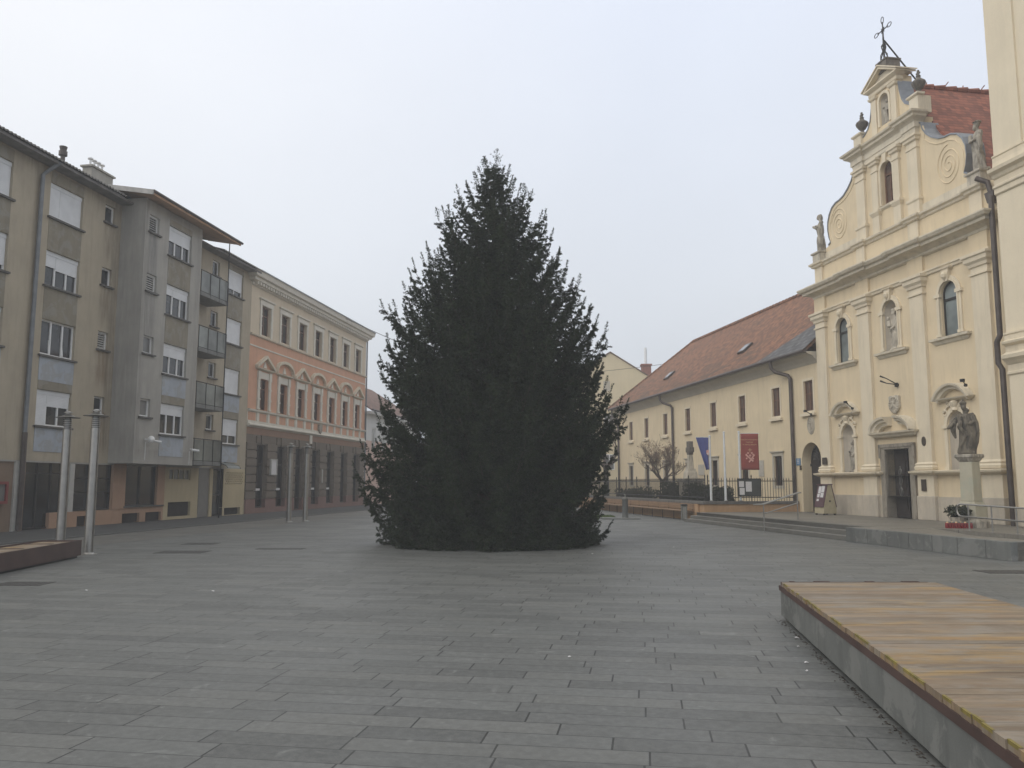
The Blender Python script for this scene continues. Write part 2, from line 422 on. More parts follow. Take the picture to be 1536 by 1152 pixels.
M['greypipe'] = plain('grey_pipe', (0.17,0.18,0.19), 0.5, 0.3, 0.2, 4)
M['steel'] = plain('brushed_steel', (0.36,0.35,0.33), 0.36, 0.95, 0.12, 7, 0.04)
M['black'] = plain('black_metal', (0.02,0.019,0.018), 0.5, 0.3, 0.3, 8)
M['balc'] = glass('balcony_sheet', (0.14,0.15,0.135), 0.3)
M['balcslab'] = plain('balcony_slab', (0.16,0.16,0.15), 0.8, 0, 0.2, 4)
M['peach'] = stucco('peach_shop', (0.385,0.24,0.155), 0.10, 0.2)
M['brownshop'] = stucco('brown_shop', (0.20,0.14,0.095), 0.12, 0.25)
M['yellow'] = stucco('yellow_ground_floor', (0.46,0.38,0.235), 0.08, 0.2)
M['greydoor'] = plain('grey_door', (0.17,0.16,0.145), 0.6, 0, 0.12, 3)
M['whitepost'] = plain('pale_post', (0.42,0.41,0.38), 0.6, 0, 0.12, 4)
M['redframe'] = plain('red_frame', (0.20,0.035,0.03), 0.5, 0, 0.15)
M['orange'] = stucco('orange_facade', (0.60,0.335,0.215), 0.09, 0.25)
M['beige'] = stucco('beige_facade', (0.62,0.525,0.39), 0.06, 0.14)
M['trim'] = stucco('pale_trim', (0.66,0.62,0.53), 0.07, 0.2)
M['rustic'] = stucco('grey_rustication', (0.155,0.125,0.095), 0.14, 0.25)
M['redbase'] = stucco('red_brown_base', (0.20,0.115,0.095), 0.12, 0.2)
M['brownband'] = stucco('brown_band', (0.26,0.155,0.10), 0.10, 0.2)
M['woodbrown'] = plain('brown_window_wood', (0.14,0.07,0.04), 0.55, 0, 0.25, 5)
M['whitewall'] = stucco('white_wall', (0.68,0.68,0.66), 0.05, 0.15)
M['pink'] = stucco('pink_wall', (0.62,0.45,0.38), 0.06, 0.15)
M['church'] = stucco('church_yellow', (0.69,0.57,0.385), 0.06, 0.22, bump=0.15)
M['churchtrim'] = stucco('church_cream', (0.70,0.61,0.455), 0.06, 0.30, bump=0.15)
M['grime'] = stucco('stained_cream', (0.65,0.58,0.45), 0.10, 0.5, bump=0.3)
M['plinth'] = stucco('church_plinth', (0.50,0.44,0.35), 0.16, 0.5, patch=(0.40,0.36,0.30), pa=0.4, bump=0.4)
M['convent'] = stucco('convent_yellow', (0.68,0.565,0.38), 0.06, 0.22, bump=0.15)
M['cove'] = stucco('grey_cove', (0.50,0.455,0.37), 0.07, 0.25)
M['tower'] = stucco('tower_cream', (0.72,0.63,0.47), 0.04, 0.12, bump=0.15)
M['nichegrey'] = stucco('niche_plaster', (0.56,0.50,0.41), 0.08, 0.3)
M['tile'] = tiles('red_clay_tile', (0.195,0.090,0.049), (0.235,0.108,0.058), var=0.38, mossamt=0.45, mb=(7.4, 9.6))
M['tilech'] = tiles('church_clay_tile', (0.25,0.085,0.055), (0.28,0.10,0.06), 0.17, 0.2, 0.35, mossamt=0.25, axis='Y')
M['tilefar'] = tiles('old_brown_tile', (0.20,0.12,0.09), (0.22,0.13,0.10))
M['slate'] = tiles('grey_slate', (0.10,0.10,0.105), (0.13,0.13,0.135), 0.2, 0.3, 0.3)
M['stone'] = weathered('old_stone', (0.42,0.38,0.31), (0.08,0.072,0.06), 0.75)
M['stonepale'] = weathered('pale_stone', (0.52,0.47,0.38), (0.20,0.18,0.15), 0.6)
M['statue'] = weathered('dark_statue_stone', (0.17,0.146,0.108), (0.024,0.021,0.017), 0.92, 3.2)
M['urn'] = weathered('dark_urn_stone', (0.17,0.15,0.125), (0.05,0.045,0.04), 0.8, 4)
M['doorframe'] = weathered('door_stone', (0.30,0.265,0.21), (0.12,0.105,0.085), 0.6)
M['column'] = stucco('greenish_column', (0.44,0.41,0.31), 0.14, 0.35, patch=(0.36,0.37,0.29), pa=0.5, bump=0.4)
M['dooroak'] = plain('dark_oak', (0.022,0.015,0.012), 0.75, 0, 0.35, 5, 0.2)
M['brownshut'] = plain('brown_shutter', (0.10,0.062,0.045), 0.6, 0, 0.25, 5)
M['corten'] = plain('rust_brown_steel', (0.075,0.045,0.038), 0.7, 0.1, 0.25, 3, 0.2)
M['boards'] = boards('deck_boards', 0.14)
M['yellowtape'] = plain('yellow_edge', (0.21,0.165,0.04), 0.7, 0, 0.6, 7)
M['bark'] = plain('bark', (0.06,0.048,0.038), 0.9, 0, 0.3, 9, 0.6)
M['twig'] = plain('twig', (0.105,0.078,0.06), 0.9, 0, 0.25, 6)
M['spruce'] = foliage('spruce_needles', (0.005,0.010,0.006), (0.034,0.050,0.022), 0.6, 1.7)  # dark to olive clump noise paints in the shading between boughs
M['hedge'] = foliage('hedge_leaves', (0.025,0.032,0.018), (0.05,0.055,0.03))
M['dryleaf'] = foliage('dry_leaves', (0.16,0.09,0.05), (0.20,0.13,0.08))
M['grass'] = foliage('grass', (0.05,0.09,0.02), (0.09,0.13,0.03))
M['flagblue'] = plain('blue_flag', (0.085,0.10,0.27), 0.8, 0, 0.15, 4)
M['flagred'] = plain('red_banner', (0.27,0.062,0.05), 0.8, 0, 0.1, 4)
M['ink_gold'] = plain('gold_ink', (0.62,0.42,0.24), 0.8)
M['ink_pink'] = plain('pink_ink', (0.66,0.36,0.31), 0.8)
M['poleW'] = plain('white_pole', (0.66,0.68,0.69), 0.4, 0, 0.08)
M['gardenwall'] = stucco('orange_garden_wall', (0.46,0.29,0.16), 0.10, 0.3)
M['coping'] = weathered('grey_coping', (0.17,0.16,0.145), (0.08,0.075,0.07), 0.6)
M['benchwood'] = plain('bench_wood', (0.28,0.18,0.105), 0.7, 0, 0.2, 5)
M['paper'] = plain('paper', (0.60,0.59,0.59), 0.8, 0, 0.12, 30)
M['plywood'] = plain('pale_plywood', (0.40,0.35,0.23), 0.7, 0, 0.12, 6)
M['maroon'] = plain('maroon_board', (0.085,0.038,0.045), 0.6, 0, 0.15, 4)
M['notice'] = plain('dark_notice_board', (0.045,0.048,0.042), 0.4, 0, 0.2, 4)
M['bluesign'] = plain('blue_sign', (0.11,0.21,0.33), 0.5, 0, 0.1, 6)
M['plaqueG'] = plain('grey_plaque', (0.42,0.39,0.33), 0.7, 0, 0.15, 9)
M['bronze'] = plain('bronze_plaque', (0.06,0.045,0.03), 0.5, 0.3, 0.2, 9)
M['brick'] = plain('chimney_brick', (0.26,0.12,0.09), 0.85, 0, 0.2, 6)
M['concrete'] = stucco('chimney_concrete', (0.33,0.31,0.27), 0.15, 0.5)
M['redlamp'] = plain('red_candle', (0.20,0.014,0.018), 0.35, 0, 0.3, 12)
M['farhouse'] = stucco('far_yellow_wall', (0.70,0.60,0.40), 0.04, 0.1)
M['cover'] = plain('iron_cover', (0.06,0.058,0.055), 0.6, 0.3, 0.3, 8, 0.5)
M['globe'] = plain('white_globe', (0.75,0.75,0.73), 0.3, 0, 0.03)
M['binsteel'] = plain('bin_metal', (0.16,0.16,0.14), 0.55, 0.3, 0.25, 5)

# ================================================================== THE SETTING
# ground sheet, paving, street strips
mb = MB(); mb.quad((-150,-60,-0.02), (150,-60,-0.02), (150,190,-0.02), (-150,190,-0.02))
solo(mb, 'ground', M['far'], kind='structure')
def lfp(x, y, z): return LF.w(x, y, z)
mb = MB()
mb.add([lfp(-60,-6.7,0), lfp(60,-6.7,0), lfp(60,-45,0), lfp(-60,-45,0)], [(0,1,2,3)])
solo(mb, 'paving', M['pave'], kind='structure')
mb = MB(); mb.add([lfp(-60,-4.06,0.002), lfp(60,-4.06,0.002), lfp(60,-6.7,0.002), lfp(-60,-6.7,0.002)], [(0,1,2,3)])
solo(mb, 'road', M['strip'], kind='structure')
mb = MB(); mb.box(-60, 60, -3.9, 3, -0.02, 0.03)
solo(mb, 'pavement', M['asphalt'], fr=LF, kind='structure')
mb = MB(); mb.box(-60, 60, -4.06, -3.9, -0.02, 0.035)
solo(mb, 'kerb', M['kerb'], fr=LF, kind='structure')

# terrace in front of the church, with three steps, granite wall and a ramp cut
TZ = 0.40
mb = MB()
mb.box(-7.35, 5.5, -4.9, 3, 0, TZ)
mb.box(5.5, 6.3, -5.45, 3, 0, TZ)
mb.box(6.3, 11.8, -3.4, 3, 0, TZ)
mb.box(6.3, 11.8, -5.45, -4.75, 0, TZ)
mb.box(11.8, 26, -3.4, 3, 0, TZ)
solo(mb, 'terrace', M['terrace'], fr=CH, kind='structure')
mb = MB()
mb.add([(6.3,-4.75,TZ-0.004),(6.3,-3.4,TZ-0.004),(11.8,-3.4,0.01),(11.8,-4.75,0.01)], [(0,1,2,3)])
solo(mb, 'ramp', M['terrace'], fr=CH, kind='structure')
mb = MB()
for k in range(3):
    mb.box(-7.35, 5.5, -5.5 + 0.3*k - (0.3 if k < 2 else 0)*0, -5.2 + 0.3*k, 0.0, 0.133*(k+1) + (0.003 if k == 2 else 0))
solo(mb, 'terrace_steps', M['granite_step'], fr=CH, kind='structure', bevel=0.008)
mb = MB()
mb.box(5.5, 11.8, -5.62, -5.45, 0, TZ + 0.004)
mb.box(11.62, 11.8, -5.45, -4.75, 0, TZ + 0.004)
wl = solo(mb, 'low_granite_wall', M['granite'], 'long low grey granite wall holding the edge of the church terrace', 'wall', CH, (8.6,-5.5,0), bevel=0.01)
mb = MB()
for k in range(6): mb.box(6.549 + k*0.9, 6.553 + k*0.9, -5.625, -5.61, 0.02, TZ)
part(mb, 'joint', M['black'], wl)

# ================================================================== LEFT SIDE: helper windows
def frame_bars(mb, x0, x1, z0, z1, ya, yb, w=0.06, mull=(), bars=()):
    mb.box(x0, x1, ya, yb, z0, z0+w); mb.box(x0, x1, ya, yb, z1-w, z1)
    mb.box(x0, x0+w, ya, yb, z0+w, z1-w); mb.box(x1-w, x1, ya, yb, z0+w, z1-w)
    for m in mull:
        c = x0 + (x1-x0)*m; mb.box(c-w*0.55, c+w*0.55, ya, yb, z0+w, z1-w)
    for b in bars:
        c = z0 + (z1-z0)*b; mb.box(x0+w, x1-w, ya+0.004, yb-0.004, c-w*0.45, c+w*0.45)
    return mb

def pvc_window(root, x0, x1, z0, z1, y, mull=(0.34, 0.68), shut=(), louvre=False, tilt=False, gl='glass'):
    f = part(frame_bars(MB(), x0, x1, z0, z1, y+0.10, y+0.17, 0.065, mull), 'window', M['pvc'], root)
    part(MB().quad((x0+.05,y+0.145,z0+.05), (x1-.05,y+0.145,z0+.05), (x1-.05,y+0.145,z1-.05), (x0+.05,y+0.145,z1-.05)), 'pane', M[gl], f)
    if shut:
        sb = MB(); sb.box(x0+.01, x1-.01, y+0.07, y+0.10, z1-0.16, z1-0.005)
        xs = [x0+.03] + [x0+(x1-x0)*m for m in mull] + [x1-.03]
        if len(shut) == 1: sb.box(x0+.03, x1-.03, y+0.085, y+0.098, z1-shut[0]*(z1-z0), z1-0.15)
        else:
            # one narrow leaf and one wide leaf
            e = [xs[0], xs[1], xs[-1]]
            for i, sh in enumerate(shut):
                sb.box(e[i]+.006, e[i+1]-.006, y+0.085, y+0.098, z1-sh*(z1-z0), z1-0.15)
        part(sb, 'roller_shutter', M['shutter'], f)
    if louvre:
        lb = MB()
        for k in range(7):
            zz = z0+.09+k*(z1-z0-.18)/6
            lb.add([(x0+.06,y+.135,zz+.04),(x1-.06,y+.135,zz+.04),(x1-.06,y+.09,zz-.03),(x0+.06,y+.09,zz-.03)], [(0,1,2,3)])
        part(lb, 'louvre', M['louvre'], f)
    if tilt:
        tb = MB()
        for a, b in ((0.0, 0.34), (0.68, 1.0)) if x1-x0 > 1 else ((0.0, 1.0),):
            xa = x0+(x1-x0)*a+.06; xb = x0+(x1-x0)*b-.04
            for p, q in (((xa,z0+.06),(xa,z1-.06)), ((xb,z0+.06),(xb,z1-.06)), ((xa,z1-.06),(xb,z1-.06)), ((xa,z0+.06),(xb,z0+.06))):
                h = z1-z0-.12
                tb.tube([(p[0], y+.10+0.14*(p[1]-z0-.06)/h, p[1]), (q[0], y+.10+0.14*(q[1]-z0-.06)/h, q[1])], 0.026, 4)
        part(tb, 'tilted_sash', M['pvc'], f)
    part(MB().box(x0-.09, x1+.09, y-.10, y+.10, z0-.075, z0-.004), 'sill', M['sill'], f)
    return f

# ================================================================== APARTMENT BLOCK
AP = thing('apartment_building', 'long tan and grey four storey apartment block with balconies and shops on its ground floor', 'building', LF, (-9, 0, 0))
CA = (-19.55, -17.72); CB = (-15.89, -14.07); CC = (-12.76, -12.12)
bsill = [3.72, 6.27, 8.82, 11.37]; bh = 1.30
csill = [4.36, 6.97, 9.57, 12.17]; chh = 0.72
ops = []
for i in range(4):
    for c in (CA, CB): ops.append((*c, bsill[i], bsill[i]+bh))
    ops.append((*CC, csill[i], csill[i]+chh))
part(MB().wall(-30, -11.7, 2.46, 13.25, 0, ops), 'wall', M['tan'], AP)
rops = []
RW = (-2.68, -0.98); SW = (-4.26, -3.55)
rsill = [3.68, 6.30, 8.94, 11.55]; rh = 1.32
ssill = [4.30, 6.92, 9.52, 12.13]
for i in range(4):
    rops.append((*RW, rsill[i], rsill[i]+rh)); rops.append((*SW, ssill[i], ssill[i]+0.76))
part(MB().wall(-7.25, 0, 2.46, 13.25, 0, rops), 'wall', M['tan'], AP)
kops = []
SM = (-11.42, -10.70); BG = (-9.95, -8.12)
ksill = [3.74, 6.33, 8.92, 11.52]; kh = 1.32
smill = [4.38, 6.99, 9.60, 12.12]
for i in range(4):
    kops.append((*BG, ksill[i], ksill[i]+kh)); kops.append((*SM, smill[i], smill[i]+0.74))
part(MB().wall(-11.7, -7.25, 2.46, 13.45, -1.1, kops), 'projecting_wall', M['greyr'], AP)
b = MB()
b.box(-11.70, -7.25, -0.82, 0.26, 2.46, 13.45)
b.quad((-11.7,-1.1,2.46), (-11.7,-.82,2.46), (-11.7,-.82,13.45), (-11.7,-1.1,13.45)); b.quad((-7.25,-1.1,2.46), (-7.25,-.82,2.46), (-7.25,-.82,13.45), (-7.25,-1.1,13.45))
b.quad((-11.7,-1.1,2.46), (-7.25,-1.1,2.46), (-7.25,-.82,2.46), (-11.7,-.82,2.46))
part(b, 'projecting_block', M['greyr'], AP)
part(MB().box(-30, -0.02, 0.28, 10, 0.6, 13.3), 'body', M['tan'], AP)
part(MB().box(-30, -0.02, 0.0, 0.285, 2.40, 2.455), 'ceiling', M['greyr'], AP)
# windows of the left wing
bshut = [(0.98, 0.45), (), (0.45, 0.5), (1.0, 1.0)]
for i in range(4):
    pvc_window(AP, *CB, bsill[i], bsill[i]+bh, 0, shut=bshut[i], tilt=(i == 1))
    pvc_window(AP, *CA, bsill[i], bsill[i]+bh, 0, shut=((0.4,),(0.6,),(0.85,),(1.0,))[i])
    pvc_window(AP, *CC, csill[i], csill[i]+chh, 0, mull=(), louvre=(i == 1), tilt=(i in (0, 3)))
    pvc_window(AP, *BG, ksill[i], ksill[i]+kh, -1.1, shut=((0.36,),(0.42,),(0.34,0.36),(0.50,))[i])
    pvc_window(AP, *SM, smill[i], smill[i]+0.74, -1.1, mull=(), louvre=(i >= 2), gl='glass' if i > 1 else 'glass_curtain')
    pvc_window(AP, *RW, rsill[i], rsill[i]+rh, 0, mull=(0.5,), shut=((0.66,),(1.0,),(1.0,),(0.78,))[i])
    pvc_window(AP, *SW, ssill[i], ssill[i]+0.76, 0, mull=())
# render panels between the windows
for (x0, x1), sl, y, h in ((CB, bsill, 0, bh), (CA, bsill, 0, bh), (BG, ksill, -1.1, kh), (RW, rsill, 0, rh)):
    for i in range(4):
        lo = sl[i-1]+h if i else sl[0]-1.0
        top = sl[i]-.08
        if i: part(MB().box(x0+.012, x1-.012, y-.012, y+.02, lo+.01, top), 'wall_panel', M['panel'], AP)
        if i < 2: part(MB().box(x0, x1, y-.02, y+.02, max(lo+0.02, top-0.85), top-.002), 'wall_panel', M['panelblue'], AP)
    part(MB().box(x0+.012, x1-.012, y-.010, y+.02, sl[3]+h+.01, 13.1), 'wall_panel', M['panel'], AP)
# balconies
for i in range(4):
    z = 2.50 + 2.62*i
    s_ = part(MB().box(-7.24, -4.64, -1.12, 0.0, z, z+0.16), 'balcony', M['balcslab'], AP)
    g = MB()
    g.box(-7.2, -4.68, -1.10, -1.088, z+.12, z+1.16); g.box(-4.68, -4.668, -1.09, -0.02, z+.12, z+1.16)
    part(g, 'railing_panel', M['balc'], s_)
    r_ = MB()
    r_.tube([(-7.22,-1.1,z+1.2),(-4.66,-1.1,z+1.2),(-4.66,0,z+1.2)], 0.022, 6)
    r_.tube([(-7.22,-1.1,z+.2),(-4.66,-1.1,z+.2),(-4.66,0,z+.2)], 0.018, 6)
    for k in range(4): r_.tube([(-7.2+k*0.845,-1.112,z),(-7.2+k*0.845,-1.112,z+1.2)], 0.018, 6)
    part(r_, 'railing', M['black'], s_)
part(MB().tube([(-4.80,-1.16,0.03),(-4.80,-1.16,13.5)], 0.026, 6), 'post', M['black'], AP)
# roofs
rf = MB()
def slope_roof(mb, x0, x1, y0, z0, y1, z1, t=0.10):
    mb.add([(x0,y0,z0),(x1,y0,z0),(x1,y1,z1),(x0,y1,z1),(x0,y0,z0-t),(x1,y0,z0-t),(x1,y1,z1-t),(x0,y1,z1-t)],
           [(0,1,2,3),(7,6,5,4),(0,4,5,1),(1,5,6,2),(2,6,7,3),(3,7,4,0)])
def corrug(mb, x0, x1, y0, z0, y1, z1, per=0.18, amp=0.03, t=0.05):
    n = int((x1-x0)/per*4)
    top = []; 
    for k in range(n+1):
        x = x0+(x1-x0)*k/n; h = amp*math.sin(2*PI*(x-x0)/per); top.append((x, h))
    base = len(mb.v)
    for (x, h) in top: mb.v += [(x,y0,z0+h),(x,y1,z1+h),(x,y0,z0+h-t)]
    for k in range(n):
        a = base+3*k; mb.f += [(a,a+3,a+4,a+1),(a+2,a+5,a+3,a)]
corrug(rf, -30, -12.3, -0.62, 13.34, 5.0, 14.9)
slope_roof(rf, -30, -12.3, -0.5, 13.30, 5.0, 14.85, 0.05)
roof = part(rf, 'roof', M['fibre'], AP)
rf = MB(); corrug(rf, -4.3, 0.05, -0.62, 13.36, 5.0, 14.9); slope_roof(rf, -4.3, 0.05, -0.5, 13.32, 5.0, 14.85, 0.05)
part(rf, 'roof', M['fibre'], AP)
rf = MB(); slope_roof(rf, -12.3, -4.3, 2.3, 14.16, 5.0, 14.9, 0.06); part(rf, 'roof', M['fibre'], AP)
rf = MB(); rf.box(-30, -11.75, -0.55, 0.0, 13.16, 13.24); rf.box(-7.2, 0.0, -0.55, 0.0, 13.18, 13.26)
part(rf, 'eave_board', M['fibre'], AP)
rf = MB(); slope_roof(rf, -12.35, -4.74, -1.72, 13.50, 2.4, 14.20, 0.07)
br = part(rf, 'lean_to_roof', M['fibre'], AP)
rf = MB(); slope_roof(rf, -12.36, -12.30, -1.8, 13.53, 2.4, 14.23, 0.2); part(rf, 'verge_board', M['fibre_pale'], br)
rf = MB(); slope_roof(rf, -12.25, -4.78, -1.66, 13.42, 0.0, 13.72, 0.03); part(rf, 'soffit', M['soffit'], br)
part(MB().box(-12.3, -4.75, -1.75, -1.66, 13.36, 13.47), 'fascia', M['soffit'], br)
part(MB().tube([(-12.3,-1.79,13.50),(-4.70,-1.79,13.48)], 0.06, 8), 'gutter', M['zincdark'], br)
ridge = MB(); slope_roof(ridge, -30, 0.05, 5.0, 14.9, 10.4, 13.3, 0.06); part(ridge, 'roof', M['fibre'], AP)
# chimney, pots and vents
ch = part(MB().box(-10.05, -8.55, 2.75, 3.2, 13.9, 15.68).box(-10.13, -8.47, 2.67, 3.28, 15.68, 15.76), 'chimney', M['concrete'], AP)
for k in range(4):
    x = -9.9+k*0.27
    part(MB().lathe(x, 2.95, [(0.05,15.76),(0.05,16.06),(0.12,16.08),(0.12,16.13),(0.03,16.17)], 10), 'chimney_pot', M['pvc'], ch)
part(MB().lathe(-12.6, 2.2, [(0.09,14.0),(0.09,15.1),(0.17,15.12),(0.17,15.3),(0.12,15.32),(0.16,15.5),(0.05,15.52)], 10), 'roof_vent', M['zincdark'], AP)
part(MB().lathe(-7.6, 1.6, [(0.08,14.2),(0.10,14.75),(0.22,14.9),(0.2,14.95),(0.02,14.96)], 10), 'roof_vent', M['pvc'], AP)
part(MB().lathe(-5.6, 0.9, [(0.06,14.0),(0.06,14.32),(0.14,14.36),(0.02,14.42)], 8), 'roof_vent', M['fibre_pale'], AP)
# rain pipe of the left wing
pp = part(MB().tube([(-16.15,-.55,13.25),(-16.3,-.25,12.95),(-16.46,-.12,12.7),(-16.46,-.10,3.4)], 0.075, 10), 'downpipe', M['greypipe'], AP)
part(MB().tube([(-16.46,-.11,3.42),(-16.46,-.11,0.05)], 0.09, 10), 'downpipe_foot', M['zincdark'], pp)
# ---- ground floor
part(MB().box(-30, -16.68, 0.05, 0.28, 0.03, 2.40), 'ground_floor_wall', M['brownshop'], AP)
part(MB().box(-16.68, -16.42, -0.02, 0.28, 0.03, 2.42), 'pillar', M['whitepost'], AP)
part(MB().box(-16.36, -16.2, -0.02, 0.28, 0.03, 2.44), 'pillar', M['peach'], AP)
bx = part(frame_bars(MB(), -18.1, -17.05, 0.98, 1.72, -0.12, 0.06, 0.09), 'display_case', M['redframe'], AP)
part(MB().box(-18.02, -17.13, -0.06, 0.05, 1.06, 1.64), 'pane', M['glass_curtain'], bx)
sf = part(frame_bars(MB(), -16.2, -13.72, 0.06, 2.44, 0.10, 0.16, 0.05, (0.30, 0.58, 0.80), (0.82,)), 'shop_door', M['black'], AP)
part(MB().box(-16.15, -13.74, 0.14, 0.2, 0.08, 2.42), 'pane', M['shopglass'], sf)
part(MB().box(-13.88, -13.62, 0.0, 0.22, 0.6, 2.44), 'pillar', M['whitepost'], AP)
part(MB().box(-12.62, -12.40, 0.0, 0.22, 0.6, 2.44), 'pillar', M['whitepost'], AP)
s2 = part(frame_bars(MB(), -13.62, -11.3, 0.62, 2.44, 0.10, 0.17, 0.05, (0.5,), (0.68, 0.38)), 'shop_window', M['black'], AP)
part(MB().box(-13.6, -11.32, 0.15, 0.22, 0.64, 2.42), 'pane', M['shopglass'], s2)
part(MB().box(-14.85, -13.35, 0.0, 0.28, 0.03, 0.60).box(-13.35, -12.75, 0.0, 0.28, 0.42, 0.60).box(-12.75, -10.57, 0.0, 0.28, 0.03, 0.6), 'parapet', M['peach'], AP)
part(MB().box(-11.3, -10.48, -0.03, 0.28, 0.60, 2.46), 'pillar', M['peach'], AP)
part(MB().box(-8.2, -7.62, -0.03, 0.28, 0.66, 2.46), 'pillar', M['peach'], AP)
part(MB().box(-10.57, -9.37, 0.0, 0.28, 0.42, 0.66).box(-9.37, -8.93, 0, 0.28, 0.03, 0.66).box(-8.93, -7.75, 0, 0.28, 0.42, 0.66).box(-7.75, -7.62, 0, 0.28, 0.03, 0.66), 'parapet', M['peach'], AP)
s3 = part(frame_bars(MB(), -10.48, -8.2, 0.72, 2.44, 0.08, 0.15, 0.05, (0.5,)), 'shop_window', M['black'], AP)
part(MB().box(-10.46, -8.22, 0.13, 0.2, 0.74, 2.42), 'pane', M['shopglass'], s3)
part(MB().box(-10.55, -7.7, -0.09, 0.05, 0.665, 0.72), 'sill', M['sill'], AP)
for a, b_, c, d in ((-13.35,-12.75,0.05,0.42), (-10.57,-9.37,0.05,0.42), (-8.93,-7.75,0.05,0.42), (-7.25,-5.35,0.16,0.81), (-2.22,-0.5,0.05,0.42)):
    v_ = part(MB().box(a, b_, 0.12, 0.2, c, d), 'cellar_vent', M['black'], AP)
    q = MB()
    for k in range(int((b_-a)/0.08)): q.box(a+.03+k*.08, a+.045+k*.08, 0.09, 0.118, c, d)
    part(q, 'grille', M['zincdark'], v_)
part(MB().wall(-7.62, -4.72, 0.03, 2.44, 0, [(-7.25,-5.45,1.82,2.33), (-7.25,-5.35,0.16,0.81)], 0.2), 'ground_floor_wall', M['yellow'], AP)
hw = part(frame_bars(MB(), -7.25, -5.45, 1.82, 2.33, 0.06, 0.12, 0.05, (0.25,0.5,0.75)), 'high_window', M['plywood'], AP)
part(MB().box(-7.22, -5.48, 0.10, 0.15, 1.84, 2.31), 'pane', M['glass_curtain'], hw)
dr = part(MB().box(-4.68, -3.62, 0.06, 0.12, 0.04, 2.4), 'door', M['greydoor'], AP)
part(MB().box(-4.60, -3.70, 0.045, 0.06, 0.2, 1.1).box(-4.60, -3.70, 0.045, 0.06, 1.2, 2.3), 'door_panel', M['greydoor'], dr)
part(MB().box(-3.62, -3.35, 0, 0.28, 0.03, 2.42), 'pillar', M['yellow'], AP)
dr = part(frame_bars(MB(), -3.35, -2.45, 0.04, 2.38, 0.08, 0.14, 0.07, (), (0.45,)), 'door', M['black'], AP)
part(MB().box(-3.3, -2.5, 0.12, 0.17, 0.06, 2.36), 'pane', M['shopglass'], dr)
part(MB().tube([(-2.62,0.06,1.05),(-2.62,0.02,1.05),(-2.62,0.02,1.3),(-2.62,0.06,1.3)], 0.015, 6), 'handle', M['steel'], dr)
cn = MB()
for k in range(9):
    a0_ = PI/2*k/8; a1_ = PI/2*(k+1)/8
    if k < 8: cn.add([(-3.6,-0.9*math.sin(a0_),2.42+0.3*math.cos(a0_)),(-2.3,-0.9*math.sin(a0_),2.42+0.3*math.cos(a0_)),(-2.3,-0.9*math.sin(a1_),2.42+0.3*math.cos(a1_)),(-3.6,-0.9*math.sin(a1_),2.42+0.3*math.cos(a1_))], [(0,1,2,3)])
cnp = part(cn, 'door_canopy', M['balc'], AP)
part(MB().tube([(-3.6,0,2.74),(-3.6,-.5,2.66),(-3.6,-.8,2.55),(-3.6,-.92,2.42)], .02, 6).tube([(-2.3,0,2.74),(-2.3,-.5,2.66),(-2.3,-.8,2.55),(-2.3,-.92,2.42)], .02, 6), 'canopy_frame', M['black'], cnp)
# pale screen wall with pierced lattice
sw_ops = [(-2.22,-0.5,0.05,0.42)]
lat = []
for r_ in range(6):
    for c_ in range(10):
        x = -2.2 + c_*0.185 + (0.092 if r_ % 2 else 0); z = 1.62 + r_*0.11
        lat.append((x, x+0.095, z, z+0.07))
part(MB().wall(-2.42, -0.12, 0.03, 2.42, -0.06, sw_ops + lat, 0.10), 'screen_wall', M['yellow'], AP)
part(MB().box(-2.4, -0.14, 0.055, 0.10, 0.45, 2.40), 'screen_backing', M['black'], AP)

# ================================================================== CIVIC BUILDING
CV = thing('civic_building', 'orange and cream old building with seven windows per row above a dark rusticated ground floor', 'building', LF, (9.6, 0, 0))
XE = 19.2
wx = [1.87 + 2.587*i for i in range(7)]
tops = [(x-.57, x+.57, 10.03, 11.70) for x in wx]
mids = [(x-.53, x+.53, 5.77, 7.52) for x in wx]
grd = [(x-.62, x+.62, 0.32 if i != 2 else 0.05, 3.82) for i, x in enumerate(wx)]
part(MB().wall(0.0, XE, 9.92, 12.85, 0, tops, 0.3), 'wall', M['beige'], CV)
part(MB().wall(0.0, XE, 5.7, 9.80, 0, mids, 0.3), 'wall', M['orange'], CV)
part(MB().box(0.0, XE, 0.0, 0.3, 4.86, 5.7), 'wall', M['trim'], CV)
edges0 = [0.0] + [v for q in wx for v in (q-.80, q-.52, q+.52, q+.80)] + [XE]
for k in range(0, len(edges0)-1, 2):
    part(MB().box(edges0[k]+.08, edges0[k+1]-.08, -0.012, 0.0, 5.12, 5.56), 'balustrade_inset', M['orange'], CV)
part(MB().box(0.0, XE, 0.01, 0.3, 4.36, 4.86), 'brown_band', M['brownband'], CV)
part(MB().wall(0.0, XE, 0.8, 4.36, 0.03, [(a,b_,max(c,0.8),d) for a,b_,c,d in grd], 0.3), 'ground_floor_wall', M['rustic'], CV)
part(MB().wall(0.0, XE, 0.0, 0.80, -0.04, [(a,b_,c,0.80) for a,b_,c,d in grd], 0.35), 'base', M['redbase'], CV)
rm = MB()
edges = [0.0] + [v for g in grd for v in (g[0]-.02, g[1]+.02)] + [XE]
for k in range(8):
    z = 0.84 + k*0.445
    for j in range(0, len(edges), 2):
        a, b_ = edges[j], edges[j+1]
        if z < 3.7: rm.box(a+.02, b_-.02, -0.065, 0.05, z, z+0.385)
for g in grd:
    rm.box(g[0]-.02, g[1]+.02, -0.035, 0.05, 3.90, 4.30)
    rm.prism([((g[0]+g[1])/2-.14,3.84),((g[0]+g[1])/2+.14,3.84),((g[0]+g[1])/2+.2,4.34),((g[0]+g[1])/2-.2,4.34)], 'y', -0.09, 0.0)
part(rm, 'rustication', M['rustic'], CV, bevel=0.012)
